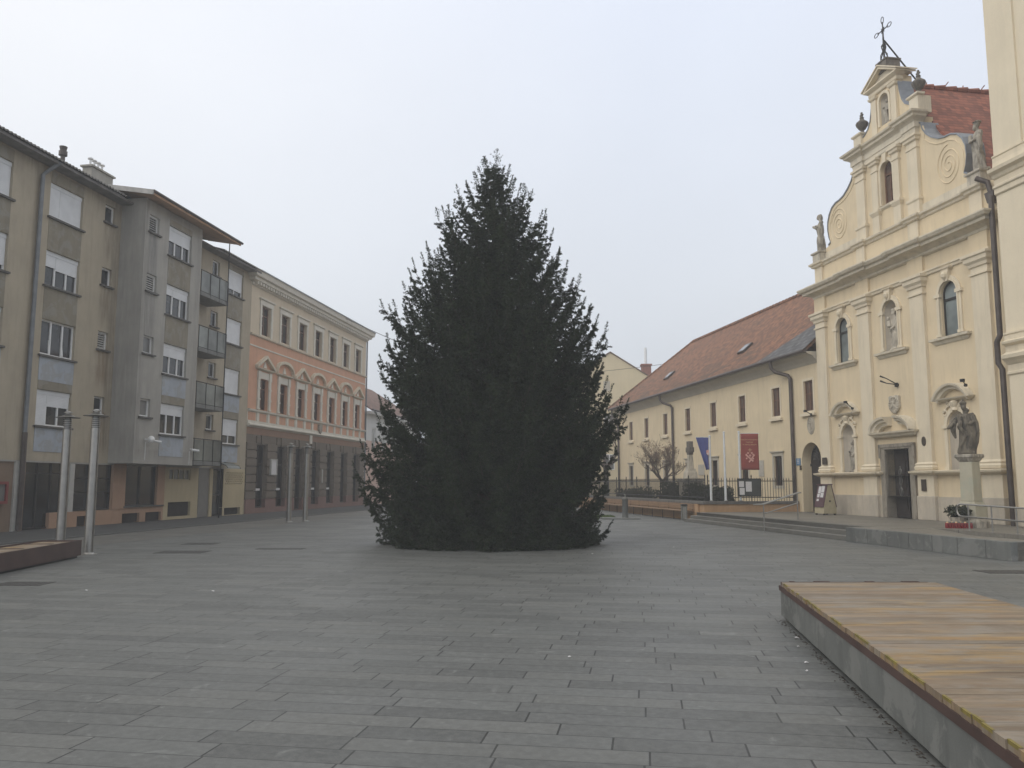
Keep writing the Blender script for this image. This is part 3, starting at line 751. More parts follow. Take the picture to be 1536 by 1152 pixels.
part(MB().box(0.02, XE, 0.33, 11, 0.0, 13.2).box(XE-.02, XE, 0.0, 0.33, 0.0, 13.2), 'body', M['beige'], CV)
part(MB().moulding([(0.03,12.6),(0.10,12.66),(0.10,12.78),(0.34,12.86),(0.36,13.0),(0.50,13.06),(0.56,13.34),(0.60,13.36)], 0.02, XE, 0.0), 'cornice', M['trim'], CV)
dm = MB()
for k in range(58): dm.box(0.12+k*0.33, 0.28+k*0.33, -0.29, -0.02, 12.68, 12.84)
part(dm, 'dentils', M['trim'], CV)
part(MB().moulding([(0.0,9.80),(0.10,9.84),(0.12,9.92),(0.0,9.95)], 0.02, XE-.0, 0.0, False), 'sill_band', M['grime'], CV)
part(MB().box(0.0, XE, -0.03, 0.0, 9.22, 9.30), 'string_course', M['trim'], CV)
part(MB().moulding([(0.0,5.58),(0.12,5.63),(0.14,5.72),(0.0,5.75)], 0.02, XE, 0.0, False), 'string_course', M['trim'], CV)
part(MB().moulding([(0.02,4.74),(0.06,4.78),(0.16,4.84),(0.16,4.90),(0.04,4.96),(0.04,5.1),(0,5.1)], 0.02, XE, 0.0, False), 'string_course', M['trim'], CV)
for i, x in enumerate(wx):
    # pedestal strips between the bands
    part(MB().box(x-.80, x-.52, -0.05, 0.0, 5.1, 5.60), 'balustrade_post', M['trim'], CV); part(MB().box(x+.52, x+.80, -0.05, 0.0, 5.1, 5.60), 'balustrade_post', M['trim'], CV)
    a, b_, c, d = tops[i]
    f = part(frame_bars(MB(), a, b_, c, d, 0.16, 0.22, 0.07, (0.5,), (0.70,)), 'window', M['woodbrown'], CV)
    part(MB().box(a+.04, b_-.04, 0.20, 0.24, c+.04, d-.04), 'pane', M['glass'], f)
    sr = MB(); sr.box(a-.24, a-.02, -0.05, 0.02, c-.08, d+.02); sr.box(b_+.02, b_+.24, -0.05, 0.02, c-.08, d+.02); sr.box(a-.27, b_+.27, -0.06, 0.02, d+.02, d+.28)
    for zz in (c+.45, c+1.0): sr.box(a-.27, a-.01, -0.065, 0.0, zz, zz+.08); sr.box(b_+.01, b_+.27, -0.065, 0.0, zz, zz+.08)
    sr.moulding([(0.02,d+.28),(0.12,d+.34),(0.12,d+.40),(0,d+.42)], a-.27, b_+.27, -.02)
    part(sr, 'surround', M['trim'], f)
    a, b_, c, d = mids[i]
    f = part(frame_bars(MB(), a, b_, c, d, 0.16, 0.22, 0.07, (0.5,), (0.70,)), 'window', M['woodbrown'], CV)
    part(MB().box(a+.04, b_-.04, 0.20, 0.24, c+.04, d-.04), 'pane', M['glass'], f)
    sr = MB()
    for sx in (-1, 1):
        cx = x + sx*0.70
        sr.box(cx-.13, cx+.13, -0.07, 0.0, c, d+.02)
        for zz in (c, c+.55, c+1.15, d-.06): sr.box(cx-.16, cx+.16, -0.095, 0.0, zz, zz+.09)
        sr.box(cx-.14, cx+.14, -0.10, 0.0, d+.02, d+.42)
    sr.box(x-.55, x+.55, -0.03, 0.0, d+.02, d+.40)
    part(sr, 'surround', M['trim'], f)
    pd = MB(); zb = 7.98
    pd.moulding([(0.03,zb),(0.18,zb+.06),(0.2,zb+.12),(0,zb+.13)], x-.92, x+.92, 0.0)
    if i % 2 == 0:
        for sx in (-1, 1):
            pd.prism([(x+sx*1.14,zb+.10),(x,zb+.74),(x,zb+.92),(x+sx*1.14,zb+.26)], 'y', -0.2, 0.0)
    else:
        arc = [(x+1.14*math.cos(PI*k/12), zb+.10+0.66*math.sin(PI*k/12)**0.8) for k in range(13)]
        for k in range(12):
            p, q = arc[k], arc[k+1]
            pd.prism([p, q, (q[0],q[1]+.17), (p[0],p[1]+.17)], 'y', -0.2, 0.0)
    part(pd, 'pediment', M['grime'], f)
    part(MB().prism([(x-.2,zb+.2),(x+.2,zb+.2),(x,zb+.55)], 'y', -0.07, 0.0), 'pediment_relief', M['trim'], f)
    a, b_, c, d = grd[i]
    if i == 2:
        f = part(frame_bars(MB(), a, b_, c, d, 0.2, 0.28, 0.1, (0.5,), (0.72,)), 'door', M['dooroak'], CV)
    else:
        f = part(frame_bars(MB(), a, b_, c, d, 0.2, 0.28, 0.08, (0.5,), (0.70,)), 'window', M['dooroak'], CV)
    part(MB().box(a+.04, b_-.04, 0.25, 0.3, c+.04, d-.04), 'pane', M['shopglass'], f)
    if i < 5 and i != 2: part(MB().box(x-.78, x-.05, 0.0, 0.1, 1.27, 1.39), 'white_notice', M['paper'], f)
for x in (5.75, 8.3, 10.9): part(MB().box(x-.22, x-.10, -0.10, -0.03, 1.7, 2.6), 'sign_strip', M['whitepost'], CV)
# crest over the middle and gutter pipe at the far end
part(MB().prism([(9.9,5.55),(10.3,5.55),(10.34,5.2),(10.1,4.92),(9.86,5.2)], 'y', -0.18, 0.0), 'crest', M['stone'], CV)
part(MB().box(8.6, 8.95, -0.06, 0.0, 4.2, 4.74), 'band_end_stone', M['trim'], CV)
part(MB().tube([(XE+.1,-0.05,13.0),(XE+.1,-0.05,0.1)], 0.06, 8), 'downpipe', M['greypipe'], CV)
rf = MB(); slope_roof(rf, -0.02, XE+.5, -0.62, 13.40, 5.6, 15.6, 0.06); slope_roof(rf, -0.02, XE+.5, 5.6, 15.6, 11.4, 13.4, 0.06)
part(rf, 'roof', M['zinc'], CV)
sg = MB().box(2.86, 3.62, -0.12, -0.06, 2.16, 3.04)
sgo = solo(frame_bars(MB(), 2.84, 3.64, 2.14, 3.06, -0.17, -0.05, 0.05), 'notice_case', M['whitepost'], 'white notice case on the dark ground floor wall of the orange building', 'notice case', LF, (3.24,-.1,2.14))
part(MB().box(2.87, 3.61, -0.13, -0.07, 2.17, 3.03), 'notice_sheet', M['paper'], sgo)
# ================================================================== WHITE HOUSE BEYOND
WH = thing('white_house', 'low white and pink house with a brown tiled roof beyond the orange building', 'house', LF, (26, 0, 0))
wops = [(20.95+2.55*k, 21.85+2.55*k, 4.3, 6.05) for k in range(5)]
part(MB().wall(19.36, 34, 5.0, 7.25, 0.0, [(a,b_,5.0,d) for a,b_,c,d in wops], 0.2), 'wall', M['whitewall'], WH)
part(MB().wall(19.36, 34, 0.0, 5.0, -0.0, [(a,b_,c,5.0) for a,b_,c,d in wops], 0.2), 'lower_wall', M['pink'], WH)
for a, b_, c, d in wops:
    f = part(frame_bars(MB(), a, b_, c, d, 0.06, 0.12, 0.06, (0.5,)), 'window', M['pvc'], WH)
    part(MB().box(a+.05, b_-.05, 0.10, 0.14, c+.05, d-.05), 'shutter', M['louvre'], f)
part(MB().box(19.36, 34, 0.21, 9, 0, 7.25), 'body', M['whitewall'], WH)
rf = MB(); slope_roof(rf, 19.3, 34.4, -0.55, 7.35, 4.6, 10.6, 0.10); slope_roof(rf, 19.3, 34.4, 4.6, 10.6, 9.6, 7.35, 0.10)
rr = part(rf, 'roof', M['tilefar'], WH)
part(MB().box(19.36, 34.2, -0.5, 0.0, 7.05, 7.24), 'eave', M['whitewall'], WH)
part(MB().tube([(19.3,-.6,7.34),(34.4,-.6,7.34)], 0.07, 8), 'gutter', M['zincdark'], WH)
at = MB(); at.tube([(23.2,3.9,10.0),(23.2,3.9,12.2)], 0.03, 5)
for k in range(4): at.tube([(23.2-.6+.1*k,3.9,12.15-.22*k),(23.2+.6-.1*k,3.9,12.15-.22*k)], 0.016, 4)
part(at, 'aerial', M['zinc'], WH)

# ================================================================== CONVENT (church square side, x = right along the facade)
CVN = thing('convent_building', 'long cream convent building with a red tiled roof, small windows and an arched doorway', 'building', CH, (-20, 0, TZ))
uw = [31.4, 27.93, 24.14, 20.22, 16.4, 12.7, 9.0, 6.0]
uo = [(-u-.15-.39, -u-.15+.39, 4.77, 6.20) for u in uw]
lo = [(-u-.15-.40, -u-.15+.40, 1.52, 2.95) for u in (31.5, 27.9, 24.14, 20.2, 16.4, 12.6, 9.03)]
AX = -6.15
part(MB().wall(-34.7, -5.2, TZ, 6.95, 0, uo + lo + [(AX-.82, AX+.82, TZ, 3.46, True)], 0.30), 'wall', M['convent'], CVN)
part(MB().box(-34.7, -5.2, 0.62, 9, TZ, 7.2).box(-34.7, -34.68, 0, .62, TZ, 7.0), 'body', M['convent'], CVN)
for (a, b_, c, d) in uo:
    f = part(frame_bars(MB(), a, b_, c, d, 0.07, 0.13, 0.06, (0.5,), (0.6,)), 'window', M['woodbrown'], CVN)
    part(MB().box(a+.03, b_-.03, 0.105, 0.14, c+.03, d-.03), 'pane', M['brownshut'], f)
    part(frame_bars(MB(), a-.11, b_+.11, c-.02, d+.11, -0.025, 0.01, 0.105), 'surround', M['churchtrim'], f)
    part(MB().box(a-.2, b_+.2, -0.13, 0.02, c-.14, c-.02), 'sill', M['churchtrim'], f)
for (a, b_, c, d) in lo:
    f = part(frame_bars(MB(), a, b_, c, d, 0.09, 0.15, 0.06, (0.5,)), 'window', M['woodbrown'], CVN)
    part(MB().box(a+.03, b_-.03, 0.125, 0.16, c+.03, d-.03), 'pane', M['glass'], f)
    part(frame_bars(MB(), a-.14, b_+.14, c-.1, d+.14, -0.03, 0.01, 0.135), 'surround', M['cove'], f)
    part(MB().moulding([(0.03,d+.14),(0.10,d+.18),(0.11,d+.24),(0,d+.25)], a-.14, b_+.14, 0.0), 'hood', M['cove'], f)
    gb = MB()
    for k in range(5): gb.box(a+.08+k*.15, a+.1+k*.15, 0.03, 0.05, c+.02, d-.02)
    part(gb, 'window_bars', M['black'], f)
# arched door
dr = part(MB().box(AX-.82, AX-.02, 0.46, 0.52, TZ+.02, 2.42).box(AX+.02, AX+.82, 0.46, 0.52, TZ+.02, 2.42), 'door', M['dooroak'], CVN)
q = MB()
for k in range(9):
    z = TZ+.12+k*.25
    q.box(AX-.74, AX-.08, 0.44, 0.46, z, z+.19); q.box(AX+.08, AX+.74, 0.44, 0.46, z, z+.19)
part(q, 'door_panel', M['dooroak'], dr)
part(MB().tube([(AX+.1,.43,1.35),(AX+.1,.38,1.35),(AX+.22,.38,1.35)], .016, 6), 'handle', M['steel'], dr)
part(MB().box(AX-.84, AX+.84, 0.40, 0.52, 2.42, 2.54), 'transom', M['dooroak'], CVN)
fl = MB(); fl.disc(AX, 2.54, 2.64, 0.82, 0.50)
fo = part(fl, 'fanlight', M['glass_curtain'], CVN)
q = MB()
for k in range(1, 8):
    a = PI*k/8; q.tube([(AX+.12*math.cos(a),.46,2.60+.12*math.sin(a)),(AX+.80*math.cos(a),.46,2.60+.80*math.sin(a))], .03, 5)
q.archring(AX, 2.54, 2.64, .74, .08, .44, .5); q.archring(AX, 2.54, 2.58, .12, .06, .43, .5)
part(q, 'fanlight_bars', M['dooroak'], fo)
part(MB().wall(-7.05, -5.2, TZ, 3.6, .305, [(AX-.82, AX+.82, TZ, 3.46, True)], 0.3), 'door_reveal', M['convent'], CVN)
# eaves, roof
ROOF0 = -0.66
part(MB().prism([(0.0,6.90),(-0.02,6.90),(-0.10,7.02),(-0.28,7.20),(-0.52,7.30),(-0.56,7.38),(0.0,7.38)], 'x', -34.9, -5.22), 'coved_eave', M['cove'], CVN)
gt = MB(); gt.tube([(-35.2,-.64,7.42),(-5.2,-.64,7.42)], .085, 8)
part(gt, 'gutter', M['zincdark'], CVN)
def roofpt(x, y): return (x, y, 7.46 + (y - ROOF0)*0.905)
rf = MB()
YR = 4.5
P0, P1 = roofpt(-35.3, ROOF0), roofpt(-5.21, ROOF0); P2, P3 = roofpt(-5.21, YR), roofpt(-30.4, YR)
back = [(-35.3, 9.66, 7.46), (-5.21, 9.66, 7.46)]
rf.add([P0, P1, P2, P3, back[0], back[1]], [(0,1,2,3), (0,3,4), (3,2,5,4)])
ro = part(rf, 'roof', M['tile'], CVN)
m_ = ro.modifiers.new('thick', 'SOLIDIFY'); m_.thickness = 0.12; m_.offset = -1
rc = MB()
for k in range(64):
    x = -30.4 + k*0.4
    rc.tube([(x, YR, P3[2]+.02), (x+.38, YR, P3[2]+.05)], [.10, .125], 8)
for k in range(20):
    t = k/20; t2 = (k+.95)/20
    a = Vector(P0).lerp(Vector(P3), t); b2 = Vector(P0).lerp(Vector(P3), t2); rc.tube([a, b2], [.11, .13], 6)
part(rc, 'ridge_tiles', M['tile'], ro)
sl = MB(); up = 0.03
def rp2(x, y): p = roofpt(x, y); return (p[0], p[1]-up*.6, p[2]+up)
sl.add([rp2(-9.7, ROOF0-.02), rp2(-5.15, ROOF0-.02), rp2(-5.15, 1.75), rp2(-6.6, 1.2), rp2(-8.2, .3)], [(0,1,2,3,4)])
part(sl, 'slate_patch', M['slate'], ro)
for u_, y_ in ((25.75, 0.95), (14.1, 0.95)):
    x = -u_-.15
    a = roofpt(x-.38, y_); c = roofpt(x+.38, y_+.30)
    s_ = MB(); nrm = Vector((0, -0.671, 0.741))
    for w_, h_, t0 in ((.40, .30, .0),):
        P = [Vector(roofpt(x-w_, y_-.25)), Vector(roofpt(x+w_, y_-.25)), Vector(roofpt(x+w_, y_+.30)), Vector(roofpt(x-w_, y_+.30))]
        s_.add([p for p in P] + [p + nrm*.12 for p in P], [(4,5,6,7),(0,1,5,4),(1,2,6,5),(2,3,7,6),(3,0,4,7)])
    sk = part(s_, 'skylight', M['zincdark'], ro)
    s_ = MB(); P = [Vector(roofpt(x-.32, y_-.18))+nrm*.13, Vector(roofpt(x+.32, y_-.18))+nrm*.13, Vector(roofpt(x+.32, y_+.23))+nrm*.13, Vector(roofpt(x-.32, y_+.23))+nrm*.13]
    s_.add(P, [(0,1,2,3)]); part(s_, 'skylight_pane', M['glass_curtain'], sk)
for u_, r_ in ((22.6, .075), (7.38, .085), (34.3, .07)):
    x = -u_-.15
    part(MB().tube([(x-.9 if u_ < 30 else x,-.62,7.38),(x-.88 if u_ < 30 else x,-.58,7.05),(x-.75 if u_ < 30 else x,-.45,6.85),(x-.1,-.16,6.62),(x,-.11,6.45),(x,-.11,.9 if u_ > 7.4 else TZ)], r_, 10), 'downpipe', M['zincdark'], CVN, smooth=True)
part(MB().lathe(0, 0, [(0.02,3.80),(0.02,3.81)], 4), 'relief_pin', M['stonepale'], CVN) if False else None
ov = MB()
ov.add([(-6.05+.29*math.cos(2*PI*k/24), -0.03, 4.22+.40*math.sin(2*PI*k/24)) for k in range(24)] + [(-6.05+.31*math.cos(2*PI*k/24), 0.0, 4.22+.42*math.sin(2*PI*k/24)) for k in range(24)],
       [tuple(range(24))] + [(k, (k+1)%24, 24+(k+1)%24, 24+k) for k in range(24)])
for k in range(2):
    ov.tube([(-6.05+(.24-.1*k)*math.cos(2*PI*j/20), -.04, 4.22+(.34-.14*k)*math.sin(2*PI*j/20)) for j in range(21)], .02, 5)
ov.tube([(-6.05,-.05,3.95),(-6.05,-.05,4.5)], .03, 5); ov.tube([(-6.2,-.05,4.33),(-5.9,-.05,4.33)], .03, 5)
part(ov, 'oval_relief', M['stonepale'], CVN)

# ================================================================== CHURCH
CU = thing('church', 'yellow baroque church with a tall curved gable, cream pilasters and a dark doorway', 'church', CH, (0, 0, TZ))
XP = [-4.78, -1.63, 1.63, 4.78]; PW = 0.74
def cp(mb, name, mat, smooth=False, bevel=0, parent=None): return part(mb, name, M[mat], parent or CU, smooth, bevel)
WT = [(-3.2-.42, -3.2+.42, 6.62, 8.46, True), (-.42, .42, 6.62, 8.50, True), (3.2-.42, 3.2+.42, 6.62, 8.46, True)]
LN = [(-3.2-.43, -3.2+.43, 2.11, 4.04, True), (3.2-.43, 3.2+.43, 2.11, 4.04, True)]
DO = [(-.72, .72, TZ, 2.92)]
cp(MB().wall(-5.2, 5.25, 1.95, 9.7, 0, WT + LN + [(-.72,.72,1.95,2.92)], 0.42), 'wall', 'church')
cp(MB().wall(-5.2, 5.25, 1.2, 1.95, 0, [(-.72,.72,1.2,1.95)], 0.42), 'dado', 'church')
cp(MB().wall(-5.2, 5.25, TZ, 1.2, -.07, [(-.72,.72,TZ,1.2)], 0.49), 'plinth', 'plinth')
cp(MB().box(-5.2, -.72, -.07, 0.01, 1.2, 1.203).box(.72, 5.25, -.07, .01, 1.2, 1.203), 'plinth_top', 'plinth')
cp(MB().box(-5.2, 5.25, 0.95, 26, TZ, 10.6).box(5.25, 6.25, 0.25, 26, TZ, 11.0).box(-5.2,-5.18,0,.95,TZ,9.7).box(5.2,5.25,0.001,.95,TZ,9.7), 'nave', 'church')
cp(MB().box(-5.2, 5.25, 0.0, 0.95, 9.7, 11.12), 'attic_wall', 'church')
# pilasters: plinth block, dado, base, shaft, capital
for i, x in enumerate(XP):
    h = PW/2
    cp(MB().box(x-h-.10, x+h+.10, -.19, -.005, TZ, 1.22), 'pilaster_plinth', 'plinth', bevel=0.02)
    cp(MB().box(x-h-.06, x+h+.06, -.15, -.003, 1.222, 1.95), 'pilaster_dado', 'churchtrim')
    cp(MB().moulding([(.04,2.11),(.10,2.13),(.12,2.22),(.08,2.28),(.10,2.33),(.02,2.40)], x-h, x+h, -.10), 'pilaster_base', 'churchtrim')
    cp(MB().box(x-h, x+h, -.12, -.002, 2.40, 8.56), 'pilaster', 'churchtrim')
    cp(MB().moulding([(.0,8.28),(.05,8.30),(.05,8.36),(0,8.38)], x-h, x+h, -.12), 'pilaster_neck', 'churchtrim')
    cp(MB().moulding([(.0,8.54),(.05,8.57),(.07,8.66),(.14,8.74),(.15,8.86),(.20,8.90),(.20,8.98),(0,8.99)], x-h, x+h, -.12), 'capital', 'churchtrim')
    cp(MB().box(x-h-.05, x+h+.05, -.10, -.001, 8.99, 9.66), 'frieze_block', 'churchtrim' if 0 else 'church')
# base moulding in two runs, left and right of the door
MP = [(.06,1.95),(.10,1.97),(.20,2.02),(.22,2.08),(.04,2.11)]
for a, b_ in ((-5.2, -1.05), (1.22, 5.22)): cp(MB().moulding(MP, a, b_, -.06), 'base_moulding', 'churchtrim')
for x in XP: cp(MB().moulding(MP, x-.43, x+.43, -.145), 'base_moulding', 'churchtrim')
# architrave and main cornice
cp(MB().moulding([(.02,8.90),(.06,8.92),(.08,8.99),(.12,9.03),(.12,9.08),(0,9.1)], -5.2, 5.25, 0, False), 'architrave', 'churchtrim')
cp(MB().moulding([(.04,9.62),(.12,9.66),(.14,9.74),(.30,9.82),(.44,9.86),(.46,9.95),(.56,9.99),(.62,10.08),(.62,10.13),(0.0,10.18)], -5.1, 5.15, 0), 'cornice', 'grime')
for x in (XP[1], XP[2]): cp(MB().moulding([(.12,9.72),(.20,9.78),(.36,9.83),(.50,9.87),(.52,9.96),(.62,10.0),(.68,10.085),(.68,10.14),(.05,10.2)], x-.36, x+.36, -.02), 'cornice_break', 'grime')
# attic pilaster strips and ledge
for x in XP: cp(MB().box(x-.28, x+.28, -.08, -.001, 10.15, 11.08), 'attic_pilaster', 'churchtrim')
cp(MB().moulding([(.02,10.99),(.06,11.02),(.08,11.08),(.16,11.13),(.17,11.20),(0,11.24)], -5.1, 5.15, 0), 'ledge', 'grime')
for x in XP: cp(MB().moulding([(.06,11.0),(.12,11.03),(.14,11.09),(.21,11.135),(.22,11.21),(0,11.25)], x-.26, x+.26, -.05), 'ledge_break', 'grime')
# windows and niche of the main storey
for x in (-3.2, 3.2):
    f = cp(MB().archring(x, 6.62, 8.04, .36, .06, 0.09, 0.15), 'window', 'black')
    cp(MB().disc(x, 6.62, 8.04, .42, 0.12), 'pane', 'leadglass', parent=f)
    cp(MB().box(x-.4, x+.4, 0.075, 0.12, 7.82, 7.90), 'glazing_bar', 'black', parent=f)
def arch_frame(x, z0, zc, r, par, key=True, sill=True):
    f = MB().archring(x, z0, zc, r+.02, .17, -.055, 0.01)
    f.archring(x, z0, zc, r+.02, .06, -.085, -.05)
    for sx in (-1, 1):
        f.box(x+sx*(r+.105)-.15, x+sx*(r+.105)+.15, -.10, 0, zc-.06, zc+.06); f.box(x+sx*(r+.105)-.13, x+sx*(r+.105)+.13, -.09, 0, z0, z0+.1)
    f = cp(f, 'arch_surround', 'churchtrim', parent=par)
    if key:
        k = MB().prism([(x-.11,zc+r-.02),(x+.11,zc+r-.02),(x+.19,zc+r+.42),(x-.19,zc+r+.42)], 'y', -.14, 0.0)
        k.lathe(x, -.15, [(.02,zc+r+.02),(.10,zc+r+.12),(.12,zc+r+.22),(.07,zc+r+.3),(.02,zc+r+.32)], 10)
        k.moulding([(.02,zc+r+.38),(.08,zc+r+.42),(.09,zc+r+.46),(0,zc+r+.47)], x-.2, x+.2, -.10)
        cp(k, 'keystone', 'churchtrim')
    if sill:
        cp(MB().moulding([(.02,z0-.26),(.05,z0-.23),(.09,z0-.16),(.17,z0-.12),(.18,z0-.04),(0,z0-.01)], x-.78, x+.78, 0), 'sill', 'grime')
    return f
for x, w_ in ((-3.2, 8.46), (0, 8.50), (3.2, 8.46)): arch_frame(x, 6.62, w_-.42, .42, CU)
def niche(x, z0, zc, r, y=0.0, dep=0.42):
    """concave plaster shell behind an arched opening"""
    m = MB(); n = 10
    zs = [z0] + [z0+(zc-z0)*k/4 for k in range(1, 5)]
    rows = [[(x - r*math.cos(PI*k/n), y + dep*math.sin(PI*k/n)*1.0, z) for k in range(n+1)] for z in zs]
    for j in range(1, 7):
        a = PI/2*j/6
        rows.append([(x - r*math.cos(a)*math.cos(PI*k/n), y + dep*math.cos(a)*math.sin(PI*k/n), zc + r*math.sin(a)) for k in range(n+1)])
    b = len(m.v)
    for rr_ in rows: m.v += rr_
    for i in range(len(rows)-1):
        for k in range(n): a = b+i*(n+1)+k; m.f.append((a, a+1, a+n+2, a+n+1))
    m.f.append(tuple(b+k for k in range(n+1)))
    return m
cp(niche(0, 6.62, 8.08, .425), 'niche', 'nichegrey', smooth=True)
for x in (-3.2, 3.2):
    cp(niche(x, 2.11, 3.61, .435), 'niche', 'nichegrey', smooth=True)
    f = MB().archring(x, 2.11, 3.61, .45, .15, -.05, 0.01)
    for sx in (-1, 1):
        f.box(x+sx*.53-.13, x+sx*.53+.13, -.10, 0, 3.50, 3.60); f.box(x+sx*.53-.11, x+sx*.53+.11, -.08, 0, 2.11, 2.22)
    cp(f, 'arch_surround', 'churchtrim')
    # stucco ornament over the arch
    o_ = MB()
    for sx in (-1, 1):
        o_.tube([(x+sx*(.12+.5*t), -.04, 4.12+.16*math.sin(t*5)+.08*t) for t in [k/10 for k in range(11)]], [.05-.003*k for k in range(11)], 6)
        o_.tube([(x+sx*(.52+.10*math.cos(a)), -.04, 4.02+.10*math.sin(a)) for a in [k*.7 for k in range(9)]], .028, 5)
        o_.tube([(x+sx*(.34+.09*math.cos(a)), -.045, 4.3+.07*math.sin(a)) for a in [k*.7 for k in range(9)]], .026, 5)
    o_.lathe(x, -.05, [(.02,4.02),(.12,4.08),(.09,4.18),(.14,4.26),(.16,4.36),(.1,4.40)], 10)
    cp(o_, 'stucco_ornament', 'churchtrim', smooth=True)
    # segmental hood
    g = MB(); rr_ = 1.02; zc = 4.42 - .55
    a0 = math.asin(.55/rr_)
    prof = [(-.01,.0),(-.16,.02),(-.19,.10),(-.28,.13),(-.30,.20),(-.01,.22)]
    n = 14
    base = len(g.v)
    for k in range(n+1):
        a = PI - a0 - (PI-2*a0)*k/n
        for (py, pr) in prof: g.v.append((x + (rr_+pr-.2)*math.cos(a)*1.02, py, zc + (rr_+pr-.12)*math.sin(a)))
    m = len(prof)
    for k in range(n):
        for j in range(m-1):
            q0 = base+k*m+j; g.f.append((q0, q0+1, q0+m+1, q0+m))
    g.f.append(tuple(base+j for j in range(m))); g.f.append(tuple(base+n*m+j for j in range(m))[::-1])
    g.moulding([(.02,4.38),(.12,4.41),(.20,4.46),(.22,4.50),(0,4.52)], x-.70, x+.70, 0)
    cp(g, 'hood_moulding', 'grime')
# door: stone frame, leaf, cornice, broken pediment
f = cp(MB().box(-1.0, -.72, -.10, .42, TZ, 2.92).box(.72, 1.0, -.10, .42, TZ, 2.92).box(-1.0, 1.0, -.10, .42, 2.92, 3.12)
       .box(-1.06, -.92, -.13, -.1, 2.6, 3.12).box(.92, 1.06, -.13, -.1, 2.6, 3.12).box(-1.06, 1.06, -.13, -.1, 2.99, 3.12), 'door_frame', 'doorframe', bevel=.012)
dl = cp(MB().box(-.72, .05, 0.30, 0.36, TZ+.02, 2.92), 'door', 'dooroak')
q = MB()
for z in (0.62, 1.42, 2.12): q.box(-.62, -.05, 0.275, 0.30, z, z+.62)
cp(q, 'door_panel', 'dooroak', parent=dl)
q = MB()
for z in (1.35, 1.75, 2.05): q.tube([(-.34+.09*math.cos(a), .265, z+.16*math.sin(a)) for a in [k*PI/6 for k in range(13)]], .014, 5)
q.tube([(-.34,.265,1.2),(-.34,.265,2.3)], .016, 5)
cp(q, 'iron_ornament', 'steel', parent=dl)
cp(MB().add([(.72,.36,TZ+.02),(.72,.36,2.92),(.62,1.02,2.92),(.62,1.02,TZ+.02)], [(0,1,2,3)]).box(.60,.66,.42,.94,TZ+.02,2.90), 'door', 'dooroak')
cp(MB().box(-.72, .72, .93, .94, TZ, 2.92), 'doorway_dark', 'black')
cp(MB().moulding([(.05,3.36),(.12,3.39),(.16,3.45),(.26,3.50),(.28,3.56),(0,3.58)], -1.12, 1.12, -.05), 'door_cornice', 'grime')
bp = MB()
prof = [(0,.0),(-.18,.0),(-.20,.09),(-.30,.12),(-.32,.20),(-.40,.23),(-.42,.31),(0,.33)]
for sx in (-1, 1):
    base = len(bp.v); n = 9; m = len(prof)
    for k in range(n+1):
        a = R(178) - R(92)*k/n
        for (py, pr) in prof:
            bp.v.append((sx*(-.34 + -(-1)*0 + (.50+pr)*math.cos(a)*1.08) , py, 3.56 + (.24+pr)*1.02*max(0.0, math.sin(a)) + (0.0 if k else 0)))
    for k in range(n):
        for j in range(m-1):
            q0 = base+k*m+j; bp.f.append((q0, q0+1, q0+m+1, q0+m))
    bp.f.append(tuple(base+j for j in range(m))); bp.f.append(tuple(base+n*m+j for j in range(m))[::-1])
cp(bp, 'broken_pediment', 'grime')
# coat of arms
ca = MB()
sh = [(-.30,4.86),(-.16,4.90),(0,4.86),(.16,4.90),(.30,4.86),(.28,4.6),(.31,4.5),(.24,4.36),(.1,4.27),(0,4.24),(-.1,4.27),(-.24,4.36),(-.31,4.5),(-.28,4.6)]
ca.prism([(x, z) for x, z in sh], 'y', -.09, 0)
for k in range(16):
    a = 2*PI*k/16; ca.tube([(.24*math.cos(a), -.10, 4.57+.24*math.sin(a)), (.31*math.cos(a+.3), -.07, 4.57+.33*math.sin(a+.3))], [.04,.02], 5)
ca.tube([(0,-.10,4.36),(0,-.10,4.78)], .035, 6); ca.tube([(-.12,-.10,4.64),(.12,-.10,4.64)], .03, 6)
ca.tube([(-.16,-.10,4.42),(.14,-.11,4.72)], .03, 6); ca.tube([(.16,-.10,4.42),(-.14,-.11,4.72)], .03, 6)
cp(ca, 'coat_of_arms', 'stonepale', smooth=True)

# ---- upper storey of the gable (set back a little)
YU = 0.15
up_ops = [(-.36, .36, 12.30, 13.96, True)]
cp(MB().wall(-1.95, 1.95, 11.2, 14.32, YU, up_ops, .35), 'gable_wall', 'church')
cp(MB().box(-1.95, 1.95, YU+.40, YU+.62, 11.2, 14.9).box(-1.95,-1.93,YU,YU+.4,11.2,14.3).box(1.93,1.95,YU,YU+.4,11.2,14.3).box(-1.95, 1.95, YU, YU+.42, 14.3, 14.9), 'gable_back', 'church')
for x, w_ in ((-1.63, .56), (1.63, .56), (-.66, .38), (.66, .38)):
    h = w_/2
    cp(MB().box(x-h, x+h, YU-.10, YU, 11.9 if w_ > .5 else 12.2, 14.1).moulding([(.02,14.0),(.07,14.04),(.08,14.12),(.13,14.16),(.13,14.24),(0,14.26)], x-h, x+h, YU-.10).moulding([(.0,13.72),(.03,13.74),(.03,13.8),(0,13.81)], x-h, x+h, YU-.10), 'gable_pilaster', 'churchtrim')
    cp(MB().moulding([(.02,11.22),(.04,11.24),(.04,11.74),(.08,11.80),(.08,11.88),(0,11.9)] if w_ > .5 else [(.02,11.22),(.02,11.95),(.06,12.02),(.10,12.10),(.10,12.18),(0,12.2)], x-h, x+h, YU-.10), 'gable_pilaster_base', 'churchtrim')
cp(MB().moulding([(.02,12.12),(.08,12.17),(.10,12.24),(0,12.29)], -.46, .46, YU, False), 'sill', 'grime')
f = cp(MB().archring(0, 12.30, 13.60, .29, .07, YU+.15, YU+.21), 'window', 'woodbrown')
